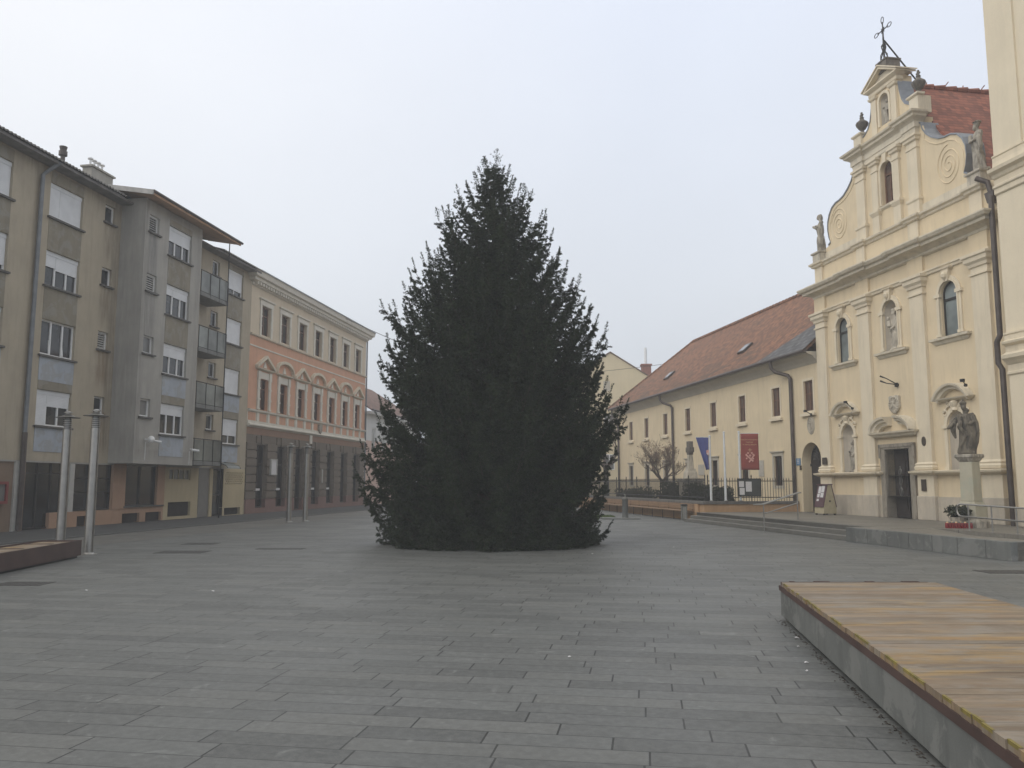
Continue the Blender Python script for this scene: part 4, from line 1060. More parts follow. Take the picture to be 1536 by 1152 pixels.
cp(MB().disc(0, 12.30, 13.60, .36, YU+.19), 'pane', 'brownshut', parent=f)
cp(MB().box(-.3, .3, YU+.14, YU+.185, 13.45, 13.52).box(-.02, .02, YU+.14, YU+.185, 12.3, 13.5), 'glazing_bar', 'woodbrown', parent=f)
cp(MB().archring(0, 12.30, 13.60, .37, .13, YU-.045, YU+.01), 'arch_surround', 'churchtrim')
cp(MB().prism([(-.09,13.9),(.09,13.9),(.14,14.26),(-.14,14.26)], 'y', YU-.10, YU), 'keystone', 'churchtrim')
cp(MB().moulding([(.03,14.26),(.06,14.30),(.06,14.42),(.09,14.45),(.09,14.66),(.14,14.72),(.24,14.78),(.26,14.86),(.34,14.91),(.36,14.98),(0,15.02)], -1.9, 1.9, YU-.04), 'gable_cornice', 'grime')
for x in (-1.63, 1.63): cp(MB().moulding([(.05,14.28),(.08,14.44),(.12,14.46),(.12,14.67),(.18,14.73),(.30,14.80),(.32,14.87),(.40,14.92),(.42,14.99),(0,15.03)], x-.28, x+.28, YU-.09), 'gable_cornice_break', 'grime')
# volutes
VP = [(1.95,14.62),(2.08,14.55),(2.16,14.28),(2.34,14.02),(2.60,13.80),(2.95,13.60),(3.28,13.52),(3.55,13.50),(3.85,13.38),(4.08,13.14),(4.22,12.84),(4.25,12.5),(4.18,12.15),(4.08,11.92),(4.25,11.84),(4.5,11.78)]
for sx in (-1, 1):
    side = 'church'
    P = [(sx*1.95, 11.22)] + [(sx*x, z) for x, z in VP] + [(sx*4.5, 11.22)]
    cp(MB().prism(P, 'y', YU+.02, YU+.60), 'volute', side)
    # raised plain border and base band
    inner = [(sx*(x-.14 if x > 2.2 else x+.1), z-.13) for x, z in VP[1:13]]
    bd = MB(); bd.tube([(x, YU+.02, z) for x, z in inner], .028, 5)
    cp(bd, 'volute_border', 'church')
    cp(MB().box(min(sx*1.95, sx*4.5), max(sx*1.95, sx*4.5), YU-.02, YU+.02, 11.22, 11.58), 'volute_base', 'grime')
    sp_ = MB()
    sp_.tube([(sx*3.38 + (.06+.55*t)*math.cos(-sx*t*3.1*2*PI + 2.2), YU+.018, 12.50 + (.06+.58*t)*1.14*math.sin(-sx*t*3.1*2*PI + 2.2)) for t in [k/70 for k in range(71)]], .026, 6)
    cp(sp_, 'volute_spiral', 'church', smooth=True)
    cpn = MB(); pr = VP[0:15]; base = len(cpn.v)
    for (x, z) in pr:
        cpn.v += [(sx*x, YU-.02, z+.004), (sx*x, YU+.70, z+.004), (sx*(x+.03), YU-.02, z+.05), (sx*(x+.03), YU+.70, z+.05)]
    for k in range(len(pr)-1):
        a = base+4*k; b_ = a+4
        cpn.f += [(a,b_,b_+1,a+1),(a+2,a+3,b_+3,b_+2),(a,a+2,b_+2,b_),(a+1,b_+1,b_+3,a+3)]
    cp(cpn, 'volute_capping', 'zinc')
    # pedestals for the statues at the ends of the ledge
    x = sx*4.82
    cp(MB().box(x-.30, x+.30, -.12, .50, 11.24, 11.60).moulding([(.02,11.60),(.06,11.63),(.06,11.69),(0,11.70)], x-.3, x+.3, -.12), 'statue_pedestal', 'stonepale')
# ---- top: aedicule with niche, curved shoulders, urn pedestals, pediment
TX = 0.10
cp(MB().wall(TX-.82, TX+.82, 15.0, 16.9, YU, [(TX-.27, TX+.27, 15.42, 16.62, True)], .3), 'top_wall', 'church')
cp(MB().box(TX-.82, TX+.82, YU+.36, YU+.62, 15.0, 17.0).box(TX-.82,TX-.80,YU,YU+.36,15,16.9).box(TX+.80,TX+.82,YU,YU+.36,15,16.9).box(TX-.82, TX+.82, YU, YU+.4, 16.88, 17.05), 'top_back', 'church')
cp(niche(TX, 15.42, 16.35, .275, YU, .26), 'niche', 'nichegrey', smooth=True)
cp(MB().archring(TX, 15.42, 16.35, .29, .11, YU-.05, YU+.01), 'arch_surround', 'churchtrim')
for sx in (-1, 1):
    cp(MB().box(TX+sx*.62-.16, TX+sx*.62+.16, YU-.07, YU, 15.02, 16.75).moulding([(.02,16.62),(.06,16.66),(.08,16.74),(0,16.76)], TX+sx*.62-.16, TX+sx*.62+.16, YU-.07), 'top_pilaster', 'churchtrim')
    S = [(.82,16.72),(.88,16.3),(.98,15.95),(1.15,15.68),(1.40,15.52),(1.55,15.48)]
    cp(MB().prism([(TX+sx*.82,15.0)] + [(TX+sx*x, z) for x, z in S] + [(TX+sx*1.55,15.0)], 'y', YU+.03, YU+.55), 'top_shoulder', 'church')
    c2 = MB(); base = 0
    for (x, z) in S: c2.v += [(TX+sx*(x+.006), YU-.0, z+.004), (TX+sx*(x+.006), YU+.62, z+.004), (TX+sx*(x+.03), YU, z+.035), (TX+sx*(x+.03), YU+.62, z+.035)]
    for k in range(len(S)-1):
        a = 4*k; b_ = a+4; c2.f += [(a,b_,b_+1,a+1),(a+2,a+3,b_+3,b_+2),(a,a+2,b_+2,b_),(a+1,b_+1,b_+3,a+3)]
    cp(c2, 'shoulder_capping', 'zinc')
    x = TX + sx*1.78
    cp(MB().box(x-.25, x+.25, YU-.08, YU+.45, 15.0, 15.62).moulding([(.02,15.62),(.07,15.66),(.07,15.72),(0,15.74)], x-.25, x+.25, YU-.08), 'urn_pedestal', 'grime')
cp(MB().moulding([(.03,16.80),(.06,16.84),(.06,16.95),(.14,17.0),(.20,17.05),(.20,17.10),(0,17.11)], TX-.82, TX+.82, YU-.02), 'top_cornice', 'churchtrim')
pd = MB(); pd.prism([(TX-.95,17.10),(TX+.95,17.10),(TX,17.62)], 'y', YU+.02, YU+.60)
pdo = cp(pd, 'pediment', 'grime')
rk = MB()
for sx in (-1, 1):
    rk.prism([(TX+sx*1.06,17.06),(TX+sx*1.06,17.14),(TX,17.74),(TX,17.62)], 'y', YU-.20, YU+.64)
    rk.prism([(TX+sx*1.12,17.12),(TX+sx*1.12,17.17),(TX,17.79),(TX,17.735)], 'y', YU-.25, YU+.66)
cp(rk, 'raking_cornice', 'churchtrim', parent=pdo)
cp(MB().box(TX-.30, TX+.30, YU-.05, YU+.55, 17.5, 17.92).box(TX-.34, TX+.34, YU-.08, YU+.58, 17.92, 17.97), 'cross_base', 'urn')
# nave roof
rf = MB(); RZ = 17.02
rf.add([(-5.9,.72,9.9),(5.9,.72,9.9),(.1,.72,RZ),(-5.9,26,9.9),(5.9,26,9.9),(.1,26,RZ)], [(1,4,5,2),(0,2,5,3),(0,1,2)])
rfo = cp(rf, 'roof', 'tilech')
rc = MB()
for k in range(50): rc.tube([(.1, .8+k*.5, RZ+.02), (.1, 1.26+k*.5, RZ+.05)], [.10,.13], 8)
for k in range(16): rc.tube([(.1, 1.2+k*.8, RZ+.12), (.1+.1*(-1)**k, 1.3+k*.8, RZ+.28)], .02, 4)
cp(rc, 'ridge_tiles', 'tilech', parent=rfo)
# rain pipe between the church and the tower
pq = cp(MB().tube([(5.20,-.35,11.3),(5.45,-.15,11.1),(5.50,-.1,10.75),(5.70,-.28,10.4),(5.72,-.30,10.0),(5.70,-.30,6.4),(5.70,-.30,6.15),(5.60,-.34,5.95),(5.60,-.34,5.3),(5.70,-.30,5.1),(5.70,-.30,1.6),(5.72,-.30,TZ)], .085, 10), 'downpipe', 'zincdark', smooth=True)
hb = cp(MB().prism([(5.35,10.75),(5.75,10.75),(5.68,10.4),(5.45,10.4)], 'y', -.22, .02), 'hopper_head', 'zincdark')
cp(MB().box(5.25, 6.3, 0.05, .26, TZ, 11.2), 'corner_wall', 'church')

# ================================================================== TOWER
TW = thing('church_tower', 'cream church tower cut off by the right edge of the picture', 'tower', CH, (9, 0, TZ))
YT = -.5; T0, T1 = 6.30, 12.8
part(MB().box(T0, T1, YT, 6.0, TZ, 21.5), 'wall', M['tower'], TW)
part(MB().box(T0-.05, T0+1.05, YT-.06, YT-.001, .95, 21.5).box(T1-1.0, T1+.05, YT-.06, YT-.001, .95, 21.5), 'corner_strip', M['tower'], TW)
for z in (10.95,):
    part(MB().moulding([(.04,10.35),(.07,10.38),(.07,10.52),(.12,10.56),(.12,10.62),(.05,10.66),(.05,10.82),(.10,10.86),(.14,10.95),(.26,11.02),(.28,11.12),(.08,11.2),(.06,11.36),(.06,11.50),(.09,11.53),(.09,11.57),(0,11.58)], T0-.06, T1, YT-.05, False), 'string_course', M['churchtrim'], TW)
part(MB().moulding([(.03,4.84),(.06,4.87),(.06,4.93),(.03,4.95),(.03,5.14),(.07,5.18),(.12,5.24),(.22,5.32),(.24,5.42),(.06,5.52),(.06,5.70),(.18,5.76),(.20,5.82),(.08,5.88),(.08,6.02),(.11,6.05),(.11,6.10),(0,6.12)], T0-.06, T1, YT-.05, False), 'string_course', M['churchtrim'], TW)
part(MB().box(T0-.14, T1+.14, YT-.14, 6.1, TZ, .95), 'plinth', M['plinth'], TW, bevel=.04)
part(MB().moulding([(.1,20.9),(.2,21.0),(.5,21.3),(.52,21.5),(0,21.6)], T0, T1, YT-.05), 'top_cornice', M['churchtrim'], TW)

# ================================================================== STATUES AND STONE ORNAMENT (stand on the church: things of their own)
def statue_mesh(h, seed, kind):
    """draped standing figure, one continuous surface: robe, shoulders, arms, head"""
    r = random.Random(seed); m = MB()
    ph = r.random()*6; n = 40; rows = 34
    lean = 0.05*(1 if seed % 2 else -1)
    base = len(m.v); H = h*0.84
    for i in range(rows+1):
        t = i/rows
        if t < 0.5: wx_ = 0.215 - 0.05*t*2 + 0.02*math.sin(t*6)
        elif t < 0.80: wx_ = 0.165 + 0.03*math.sin((t-0.5)/0.30*PI/1.4)
        elif t < 0.93: wx_ = 0.19 - 0.10*((t-0.80)/0.13)**1.4
        else: wx_ = 0.075 - 0.015*(t-.93)/.07
        wy_ = wx_*(0.80 if t < .5 else 0.66)
        wx_ *= h/1.7; wy_ *= h/1.7
        cx = lean*math.sin(t*PI)*1.2; cy = -0.04*math.sin(t*PI*0.9)
        amp = 0.14*(1-t)**0.7 if t < .85 else 0.02
        for k in range(n):
            a = 2*PI*k/n
            f = 1 + amp*(0.6*math.sin(7*a+ph+2.2*t*(1 if k % 2 else 1)) + 0.4*math.sin(11*a-ph*1.7-3*t))
            m.v.append((cx + wx_*f*math.cos(a), cy + wy_*f*math.sin(a), t*H))
    for i in range(rows):
        for k in range(n):
            a = base+i*n+k; b = base+i*n+(k+1) % n; m.f.append((a, b, b+n, a+n))
    m.f.append(tuple(base+k for k in range(n))[::-1]); m.f.append(tuple(base+rows*n+k for k in range(n)))
    s = h/1.7; top = H
    hx = lean*0.1 + (-.03 if seed % 2 else .03)*s; hy = -0.045*s
    # head: skull, jaw, nose, brow, hair
    def ball(cx, cy, cz, rx, ry, rz, nn=14, mm=10):
        b0 = len(m.v)
        for i in range(mm+1):
            a = PI*i/mm
            for k in range(nn):
                q = 2*PI*k/nn; m.v.append((cx+rx*math.sin(a)*math.cos(q), cy+ry*math.sin(a)*math.sin(q), cz-rz*math.cos(a)))
        for i in range(mm):
            for k in range(nn): m.f.append((b0+i*nn+k, b0+i*nn+(k+1) % nn, b0+(i+1)*nn+(k+1) % nn, b0+(i+1)*nn+k))
    hz_ = top + 0.115*s
    m.tube([(lean*.2,-.02*s,top-.06*s),(hx,hy,top+.05*s)], .055*s, 10)
    ball(hx, hy, hz_, .078*s, .092*s, .118*s)
    ball(hx, hy-.07*s, hz_-.045*s, .045*s, .04*s, .055*s)
    ball(hx, hy-.095*s, hz_-.005*s, .014*s, .022*s, .026*s, 8, 6)
    ball(hx, hy+.025*s, hz_+.03*s, .092*s, .088*s, .105*s)
    def arm(sgn, el, ha):
        sh = (sgn*.165*s + lean*.5, -.01*s, H*0.885)
        m.tube([(sh[0]*.6, sh[1], sh[2]+.01*s), sh, (sgn*el[0]*s, el[1]*s, el[2]*s), (sgn*ha[0]*s, ha[1]*s, ha[2]*s)], [.085*s, .09*s, .085*s, .05*s], 10)
        ball(sgn*ha[0]*s, ha[1]*s-.02*s, ha[2]*s, .045*s, .05*s, .05*s, 8, 6)
        m.tube([(sgn*el[0]*s, el[1]*s, el[2]*s), (sgn*(el[0]+.02)*s, el[1]*s+.02, el[2]*s-.28*s), (sgn*(el[0]-.03)*s, el[1]*s, el[2]*s-.5*s)], [.09*s, .075*s, .03*s], 8)
    if kind == 'madonna':
        m.tube([(0,0,1.30*s),(.03*s,.02*s,.9*s),(.02*s,.02*s,.45*s),(0,0,.02*s)], [.14*s,.20*s,.23*s,.25*s], 14)
    if kind == 'book':
        arm(-1, (.25,-.06,1.02), (.08,-.20,1.10)); arm(1, (.24,-.08,1.05), (.06,-.19,1.02))
        m.box(-.16*s, .0, -.27*s, -.2*s, 1.0*s, 1.24*s)
        ball(hx, hy-.07*s, hz_-.10*s, .05*s, .05*s, .09*s, 10, 8)
        ball(hx, hy+.02*s, hz_+.085*s, .14*s, .15*s, .03*s)
    elif kind == 'reach':
        arm(-1, (.30,-.08,1.08), (.34,-.26,1.22)); arm(1, (.24,-.06,1.04), (.03,-.2,1.16))
        ball(hx, hy+.05*s, hz_-.02*s, .10*s, .09*s, .17*s)
    elif kind == 'madonna':
        arm(-1, (.30,-.12,1.02), (.44,-.34,.86)); arm(1, (.26,-.08,1.04), (.12,-.22,1.0))
        m.tube([(-.40*s,-.30*s,.90*s),(-.54*s,-.42*s,.80*s)], [.025*s,.01*s], 6)
        # cloak sweeping to the right, crown of points
        m.tube([(.12*s,.04*s,1.34*s),(.18*s,.05*s,1.05*s),(.20*s,.05*s,.68*s),(.17*s,.02*s,.40*s),(.12*s,-.02*s,.06*s)], [.10*s,.15*s,.16*s,.14*s,.13*s], 10)
        m.tube([(-.08*s,-.12*s,1.25*s),(-.16*s,-.20*s,.9*s),(-.02*s,-.22*s,.6*s),(-.14*s,-.2*s,.3*s),(-.2*s,-.16*s,.03*s)], [.05*s,.06*s,.055*s,.05*s,.06*s], 8)
        m.lathe(hx, hy+.01*s, [(.085*s,hz_+.07*s),(.11*s,hz_+.15*s),(.09*s,hz_+.19*s),(.03*s,hz_+.22*s),(.02*s,hz_+.27*s)], 12)
        ball(hx+.09*s, hy+.03*s, hz_-.10*s, .06*s, .07*s, .09*s, 10, 8)
    elif kind == 'child':
        arm(-1, (.24,-.1,1.04), (.06,-.24,1.02)); arm(1, (.24,-.06,1.03), (.12,-.24,.86))
        m.tube([(-.06*s,-.24*s,.95*s),(-.08*s,-.24*s,1.2*s)], [.10*s,.07*s], 8); ball(-.09*s, -.25*s, 1.32*s, .065*s, .07*s, .08*s, 10, 8)
        m.lathe(hx, hy+.01*s, [(.085*s,hz_+.07*s),(.1*s,hz_+.15*s),(.03*s,hz_+.19*s)], 10)
    else:
        arm(-1, (.24,-.08,1.02), (.04,-.22,1.08)); arm(1, (.25,-.04,1.0), (.2,-.2,.84))
        ball(hx, hy+.03*s, hz_, .095*s, .09*s, .13*s)
    # plinth the figure is carved with
    m.box(-.23*s, .23*s, -.20*s, .20*s, -.0, .07*s)
    return m

def statue(name, label, cat, fr, pos, h, seed, kind, mat, voxel=0.018, rot=0.0, group=None, wide=1.0, sz=None):
    me = mesh(statue_mesh(h, seed, kind), name, fixn=False)
    o = bpy.data.objects.new('tmp', me); link(o)
    md = o.modifiers.new('r', 'REMESH'); md.mode = 'VOXEL'; md.voxel_size = voxel
    m2 = o.modifiers.new('s', 'SMOOTH'); m2.iterations = 2; m2.factor = 0.4
    dg = bpy.context.evaluated_depsgraph_get(); dg.update()
    ev = o.evaluated_get(dg); nm = bpy.data.meshes.new_from_object(ev, depsgraph=dg)
    bpy.data.objects.remove(o)
    nm.name = name; nm.materials.clear(); nm.materials.append(M[mat])
    # chisel folds
    co_ = np.empty(len(nm.vertices)*3, 'f'); nm.vertices.foreach_get('co', co_); co_ = co_.reshape(-1, 3)
    d = np.array([mnoise.noise(Vector((p[0]*9, p[1]*9, p[2]*3.2+seed))) for p in co_])
    nr = np.empty(len(nm.vertices)*3, 'f'); nm.vertices.foreach_get('normal', nr); nr = nr.reshape(-1, 3)
    co_ += nr*(d[:, None]*0.028*h/1.7); co_[:, 0] *= wide
    nm.vertices.foreach_set('co', co_.ravel())
    nm.polygons.foreach_set('use_smooth', [True]*len(nm.polygons)); nm.update()
    s = bpy.data.objects.new(name, nm); link(s); s.location = fr.w(*pos); s.rotation_euler = (0, 0, fr.a+rot)
    OFF[s.name] = tuple(pos)
    return props(s, label, cat, group)

statue('saint_statue', 'weathered stone saint in a long robe on the left end of the gable ledge', 'statue', CH, (-4.82,.18,11.70), 1.75, 1, 'reach', 'stone', rot=R(-25))
statue('saint_statue', 'weathered stone saint with a book on the right gable ledge beside the tower', 'statue', CH, (4.82,.18,11.70), 1.75, 2, 'book', 'stone', rot=R(-20))
statue('niche_statue', 'pale stone mother and child in the niche between the two tall arched windows', 'statue', CH, (0.02,.16,6.62), 1.55, 3, 'child', 'stonepale', rot=R(-10))
statue('niche_statue', 'dark stained figure in the low niche left of the church door', 'statue', CH, (-3.16,.2,2.11), 1.32, 5, 'plain', 'stone', rot=R(-10))
statue('niche_statue', 'small grey relief figure in the topmost niche under the church cross', 'statue', CH, (TX,.26,15.42), 1.02, 4, 'plain', 'stone', wide=1.15)
statue('madonna_statue', 'dark weathered crowned woman in a flowing cloak standing on the tall stone column', 'statue', WORLD, (13.24,24.3,2.50), 1.50, 7, 'madonna', 'statue', rot=R(-30), wide=1.12, voxel=0.013)

# urns on the gable
def urn(x, label):
    u = MB(); z = 15.74
    u.lathe(x, .33, [(.16,z),(.16,z+.05),(.07,z+.12),(.06,z+.17),(.14,z+.24),(.23,z+.38),(.25,z+.46),(.22,z+.52),(.12,z+.60),(.07,z+.66),(.09,z+.72),(.05,z+.77),(.03,z+.84)], 18)
    u.box(x-.09, x+.09, .30, .36, z+.80, z+.86); u.box(x-.035, x+.035, .30, .36, z+.76, z+.95)
    return solo(u, 'stone_urn', M['urn'], label, 'urn', CH, (x,.33,z), group='urns on the church gable', smooth=True)
urn(TX-1.78, 'dark round stone urn with a small cross on the left shoulder of the church gable')
urn(TX+1.78, 'dark round stone urn on the right shoulder of the gable, before the red roof')
# iron cross with its stay
cr = MB(); zb = 17.97; X = TX
cr.tube([(X,.25,zb),(X,.25,zb+.98)], .035, 8)
for sx in (-1, 1):
    cr.tube([(X+sx*.20,.25,zb),(X+sx*.19,.25,zb+.2),(X+sx*.09,.25,zb+.34),(X+sx*.05,.25,zb+.5),(X+sx*.13,.25,zb+.6),(X+sx*.04,.25,zb+.74)], .022, 6)
    cr.tube([(X,.25+sx*.16,zb),(X,.25+sx*.15,zb+.2),(X,.25+sx*.05,zb+.4),(X,.25+sx*.1,zb+.6),(X,.25,zb+.74)], .02, 6)
cx_ = zb+1.28
def loop(dx, dz):
    L = []
    for k in range(15):
        a = 2*PI*k/14; t = .26+.14*(1-math.cos(a))*1.0; w_ = .065*math.sin(a)*(1.0+.4*(1-math.cos(a))/2)
        L.append((X+dx*t - dz*w_, .25, cx_+dz*t + dx*w_))
    return L
cr.tube([(X,.25,zb+.95),(X,.25,cx_)], .03, 8)
for dx, dz in ((1,0),(-1,0),(0,1)):
    cr.tube([(X,.25,cx_),(X+dx*.32,.25,cx_+dz*.32)], .024, 6); cr.tube(loop(dx, dz), .015, 6)
for k in range(4):
    a = PI/4+PI/2*k; cr.tube([(X,.25,cx_),(X+.13*math.cos(a),.25,cx_+.13*math.sin(a))], .018, 5)
cr.lathe(X, .25, [(.0,cx_-.06),(.06,cx_),(.0,cx_+.06)], 8)
crs = solo(cr, 'iron_cross', M['black'], 'ornate black iron cross with looped arms on the very top of the church gable', 'cross', CH, (X,.25,zb), smooth=True)
part(MB().tube([(X+.02,.27,zb+.85),(X,2.5,16.22)], .03, 6), 'stay_rod', M['black'], crs)

# floodlights with brackets
def flood(x, y, z, dx, dz, label, pair=False):
    t = MB(); 
    for o_ in ((-.0,), (-.08, .10))[1 if pair else 0]:
        t.tube([(x,y,z),(x+dx*.6,y-.28,z+dz*.6+o_),(x+dx,y-.42,z+dz+o_)], [.022,.018,.035], 8)
    t.tube([(x,y+.02,z),(x,y-.05,z)], .05, 10)
    f = solo(t, 'floodlight', M['black'], label, 'floodlight', CH, (x,y,z), group='dark floodlights on the church front')
    m = MB().box(x+dx-.10, x+dx+.03, y-.48, y-.38, z+dz-.05, z+dz+.05) if not pair else MB().box(x-.07,x+.04,y-.09,y,z-.08,z+.07)
    part(m, 'lamp_head', M['black'], f, bevel=.01)
flood(-2.32, -.30, 4.62, .24, .22, 'dark floodlight bracket on the right tip of the curved hood left of the church door')
flood(4.1, -.30, 4.80, .42, .10, 'dark floodlight on the curved hood right of the church door, above the column statue')
flood(.20, -.02, 5.28, -.42, .26, 'dark twin armed floodlight on the yellow wall above the coat of arms', True)
flood(-5.75, -.13, 4.66, .28, .12, 'dark floodlight on the sill of the convent window nearest the church')
# plaques and small wall boxes
def plaque(x, z, w_, h_, y, mat, label, name='plaque', extra=None):
    p = MB().box(x-w_/2, x+w_/2, y-.035, y, z-h_/2, z+h_/2)
    o = solo(p, name, M[mat], label, 'plaque' if name == 'plaque' else name.replace('_', ' '), CH, (x, y, z-h_/2), bevel=.008)
    return o
plaque(-4.78, 2.60, .34, .30, -.16, 'bronze', 'brown square plaque on the foot of the leftmost church pilaster')
ovp = MB(); ovp.add([(1.63+.10*math.cos(2*PI*k/20), -.15, 3.12+.16*math.sin(2*PI*k/20)) for k in range(20)] + [(1.63+.11*math.cos(2*PI*k/20), -.12, 3.12+.17*math.sin(2*PI*k/20)) for k in range(20)], [tuple(range(20))] + [(k,(k+1)%20,20+(k+1)%20,20+k) for k in range(20)])
solo(ovp, 'plaque', M['bronze'], 'small dark oval plaque on the pilaster right of the church door', 'plaque', CH, (1.63,-.12,2.95))
plaque(1.56, 1.60, .24, .40, -.16, 'bronze', 'dark upright tablet low on the pilaster beside the church door')
bs = plaque(-7.25, 2.63, .38, .32, -.003, 'bluesign', 'small blue sign on the wall between the drainpipe and the arched doorway', 'wall_sign')
for z_ in (2.70, 2.63, 2.56): part(MB().box(-7.36+(2.7-z_)*.3,-7.14-(2.7-z_)*.3,-.042,-.037,z_,z_+.028), 'lettering', M['paper'], bs)
plaque(-7.07, 2.36, .14, .19, -.003, 'bronze', 'tiny black letter box just under the blue sign', 'wall_box')
plaque(-18.45, 2.45, .85, .62, -.003, 'plaqueG', 'pale stone tablet on the convent wall left of the middle flagpole, behind the blue flag')
plaque(-10.90, 2.40, .55, .80, -.003, 'plaqueG', 'pale stone tablet on the convent wall beside the red banner')

# ================================================================== COLUMN, CANDLES, RAILS, SIGN BOARD ON THE TERRACE
cl = MB(); cx0, cy0 = 13.28, 24.3
cl.lathe(cx0, cy0, [(.42,TZ),(.42,TZ+.16),(.39,TZ+.22),(.32,TZ+.28)], 20)
col = solo(cl, 'stone_column', M['stone'], 'tall square stone column carrying the dark crowned statue on the church terrace', 'column', WORLD, (cx0,cy0,TZ))
def sq(mb, prof):
    return mb.lathe(cx0, cy0, [(r*1.4142, z) for r, z in prof], 4, PI/4+R(28))
part(sq(MB(), [(.28,TZ+.28),(.28,TZ+.62),(.24,TZ+.68),(.22,TZ+.74)]), 'base', M['column'], col, bevel=.012)
part(sq(MB(), [(.205,TZ+.74),(.19,2.28)]), 'shaft', M['column'], col, bevel=.02)
part(sq(MB(), [(.195,2.28),(.22,2.32),(.25,2.38),(.285,2.41),(.285,2.48),(.27,2.50)]), 'capital', M['stone'], col, bevel=.012)
# grave candles and a potted plant
k_ = 0
for i in range(9):
    for j in range(2):
        x = 12.30 + i*.078 + (.03 if j else 0); y = 23.85 - i*.012 + j*.11
        c = MB(); c.lathe(x, y, [(.032,TZ),(.038,TZ+.02),(.036,TZ+.13),(.030,TZ+.15)], 10)
        o = solo(c, 'grave_candle', M['redlamp'], 'small red glass grave candle in the rows at the foot of the stone column', 'candle', WORLD, (x,y,TZ), group='red candles at the foot of the column', smooth=True)
        part(MB().lathe(x, y, [(.034,TZ+.15),(.034,TZ+.165),(.012,TZ+.185)], 8), 'lid', M['binsteel'] if (i+j) % 3 else M['ink_gold'], o)
def leafball(mb, c, rad, n, size, seed, flat=1.0):
    r = np.random.default_rng(seed)
    d = r.normal(size=(n, 3)); d /= np.linalg.norm(d, axis=1)[:, None]
    rr_ = r.random(n)**(1/2.2)
    lump = 1 + .22*np.sin(3*d[:,0]*2+seed)+.18*np.sin(5*d[:,2]+d[:,1]*4+seed)
    p = d*(rr_*lump)[:, None]*np.array(rad) + np.array(c)
    keep = p[:,2] > 0.02
    p = p[keep]; d = d[keep]; n = len(p)
    t = r.normal(size=(n, 3)) + d*.8; t /= np.linalg.norm(t, axis=1)[:, None]
    u = np.cross(t, r.normal(size=(n, 3))); u /= np.linalg.norm(u, axis=1)[:, None]
    s = size*(.6+.8*r.random(n))[:, None]
    V = np.stack([p - t*s*.5, p + u*s*.28, p + t*s*.6, p - u*s*.28], 1).reshape(-1, 3)
    b = len(mb.v); mb.v += [tuple(q) for q in V]; mb.f += [(b+4*i, b+4*i+1, b+4*i+2, b+4*i+3) for i in range(n)]
    return mb
pt = solo(MB().lathe(12.72, 24.1, [(.14,TZ),(.19,TZ+.26),(.20,TZ+.30),(.17,TZ+.30)], 14), 'potted_plant', M['stone'], 'dark green potted fir arrangement beside the foot of the stone column', 'plant', WORLD, (12.72,24.1,TZ))
part(leafball(MB(), (12.74,24.1,TZ+.46), (.30,.28,.15), 700, .11, 4), 'foliage', M['hedge'], pt)
# ramp handrail with a looped end
hr = MB()
def HP(x, z): return (x, -3.27, z)
pts = []
for k in range(9):
    a = PI/2 + PI*k/8; pts.append((7.32 + .17*math.cos(a), .93+.165*math.sin(a)))
run = [HP(12.6,.98)] + [HP(7.35+.0,1.095)] + [HP(x, z) for x, z in pts] + [HP(12.6,.66)]
hr.tube(run, .024, 8)
hro = solo(hr, 'ramp_handrail', M['steel'], 'steel handrail with a rounded end beside the ramp at the foot of the column', 'handrail', CH, (9,-3.27,TZ), smooth=True)
for x in (7.6, 8.45, 9.3, 10.15, 11.0, 11.85):
    part(MB().tube([HP(x,TZ),HP(x,1.07-.022*(x-7.6))], .02, 8).lathe(x, -3.27, [(.05,TZ),(.05,TZ+.012),(.02,TZ+.02)], 10), 'post', M['steel'], hro)
# step handrail
hr = MB()
for dx in (-.0, .0):
    pass
x = .66
hr.tube([(x,-6.10,.93),(x,-5.78,.94),(x,-4.42,1.34),(x,-4.30,1.34)], .024, 8)
hr.tube([(x+.02,-5.72,.62),(x+.02,-4.45,.98)], .02, 8)
ho = solo(hr, 'step_handrail', M['steel'], 'short sloping steel handrail across the three terrace steps', 'handrail', CH, (x,-5.2,0), smooth=True)
hp2 = MB(); hp2.tube([(x+.10,-6.0,.93),(x+.10,-5.78,.94),(x+.10,-4.42,1.34)], .02, 8); part(hp2, 'second_rail', M['steel'], ho)
for y, z0, z1 in ((-5.72,0.0,.95),(-4.45,TZ,1.33)): part(MB().tube([(x,y,z0),(x,y,z1)], .022, 8), 'post', M['steel'], ho)
# sandwich board
SB = thing('sandwich_board', 'wooden tent shaped notice board with a maroon front and pinned papers at the church corner', 'notice board', CH, (-3.55, -.95, TZ))
bx0, by0 = -3.55, -.95
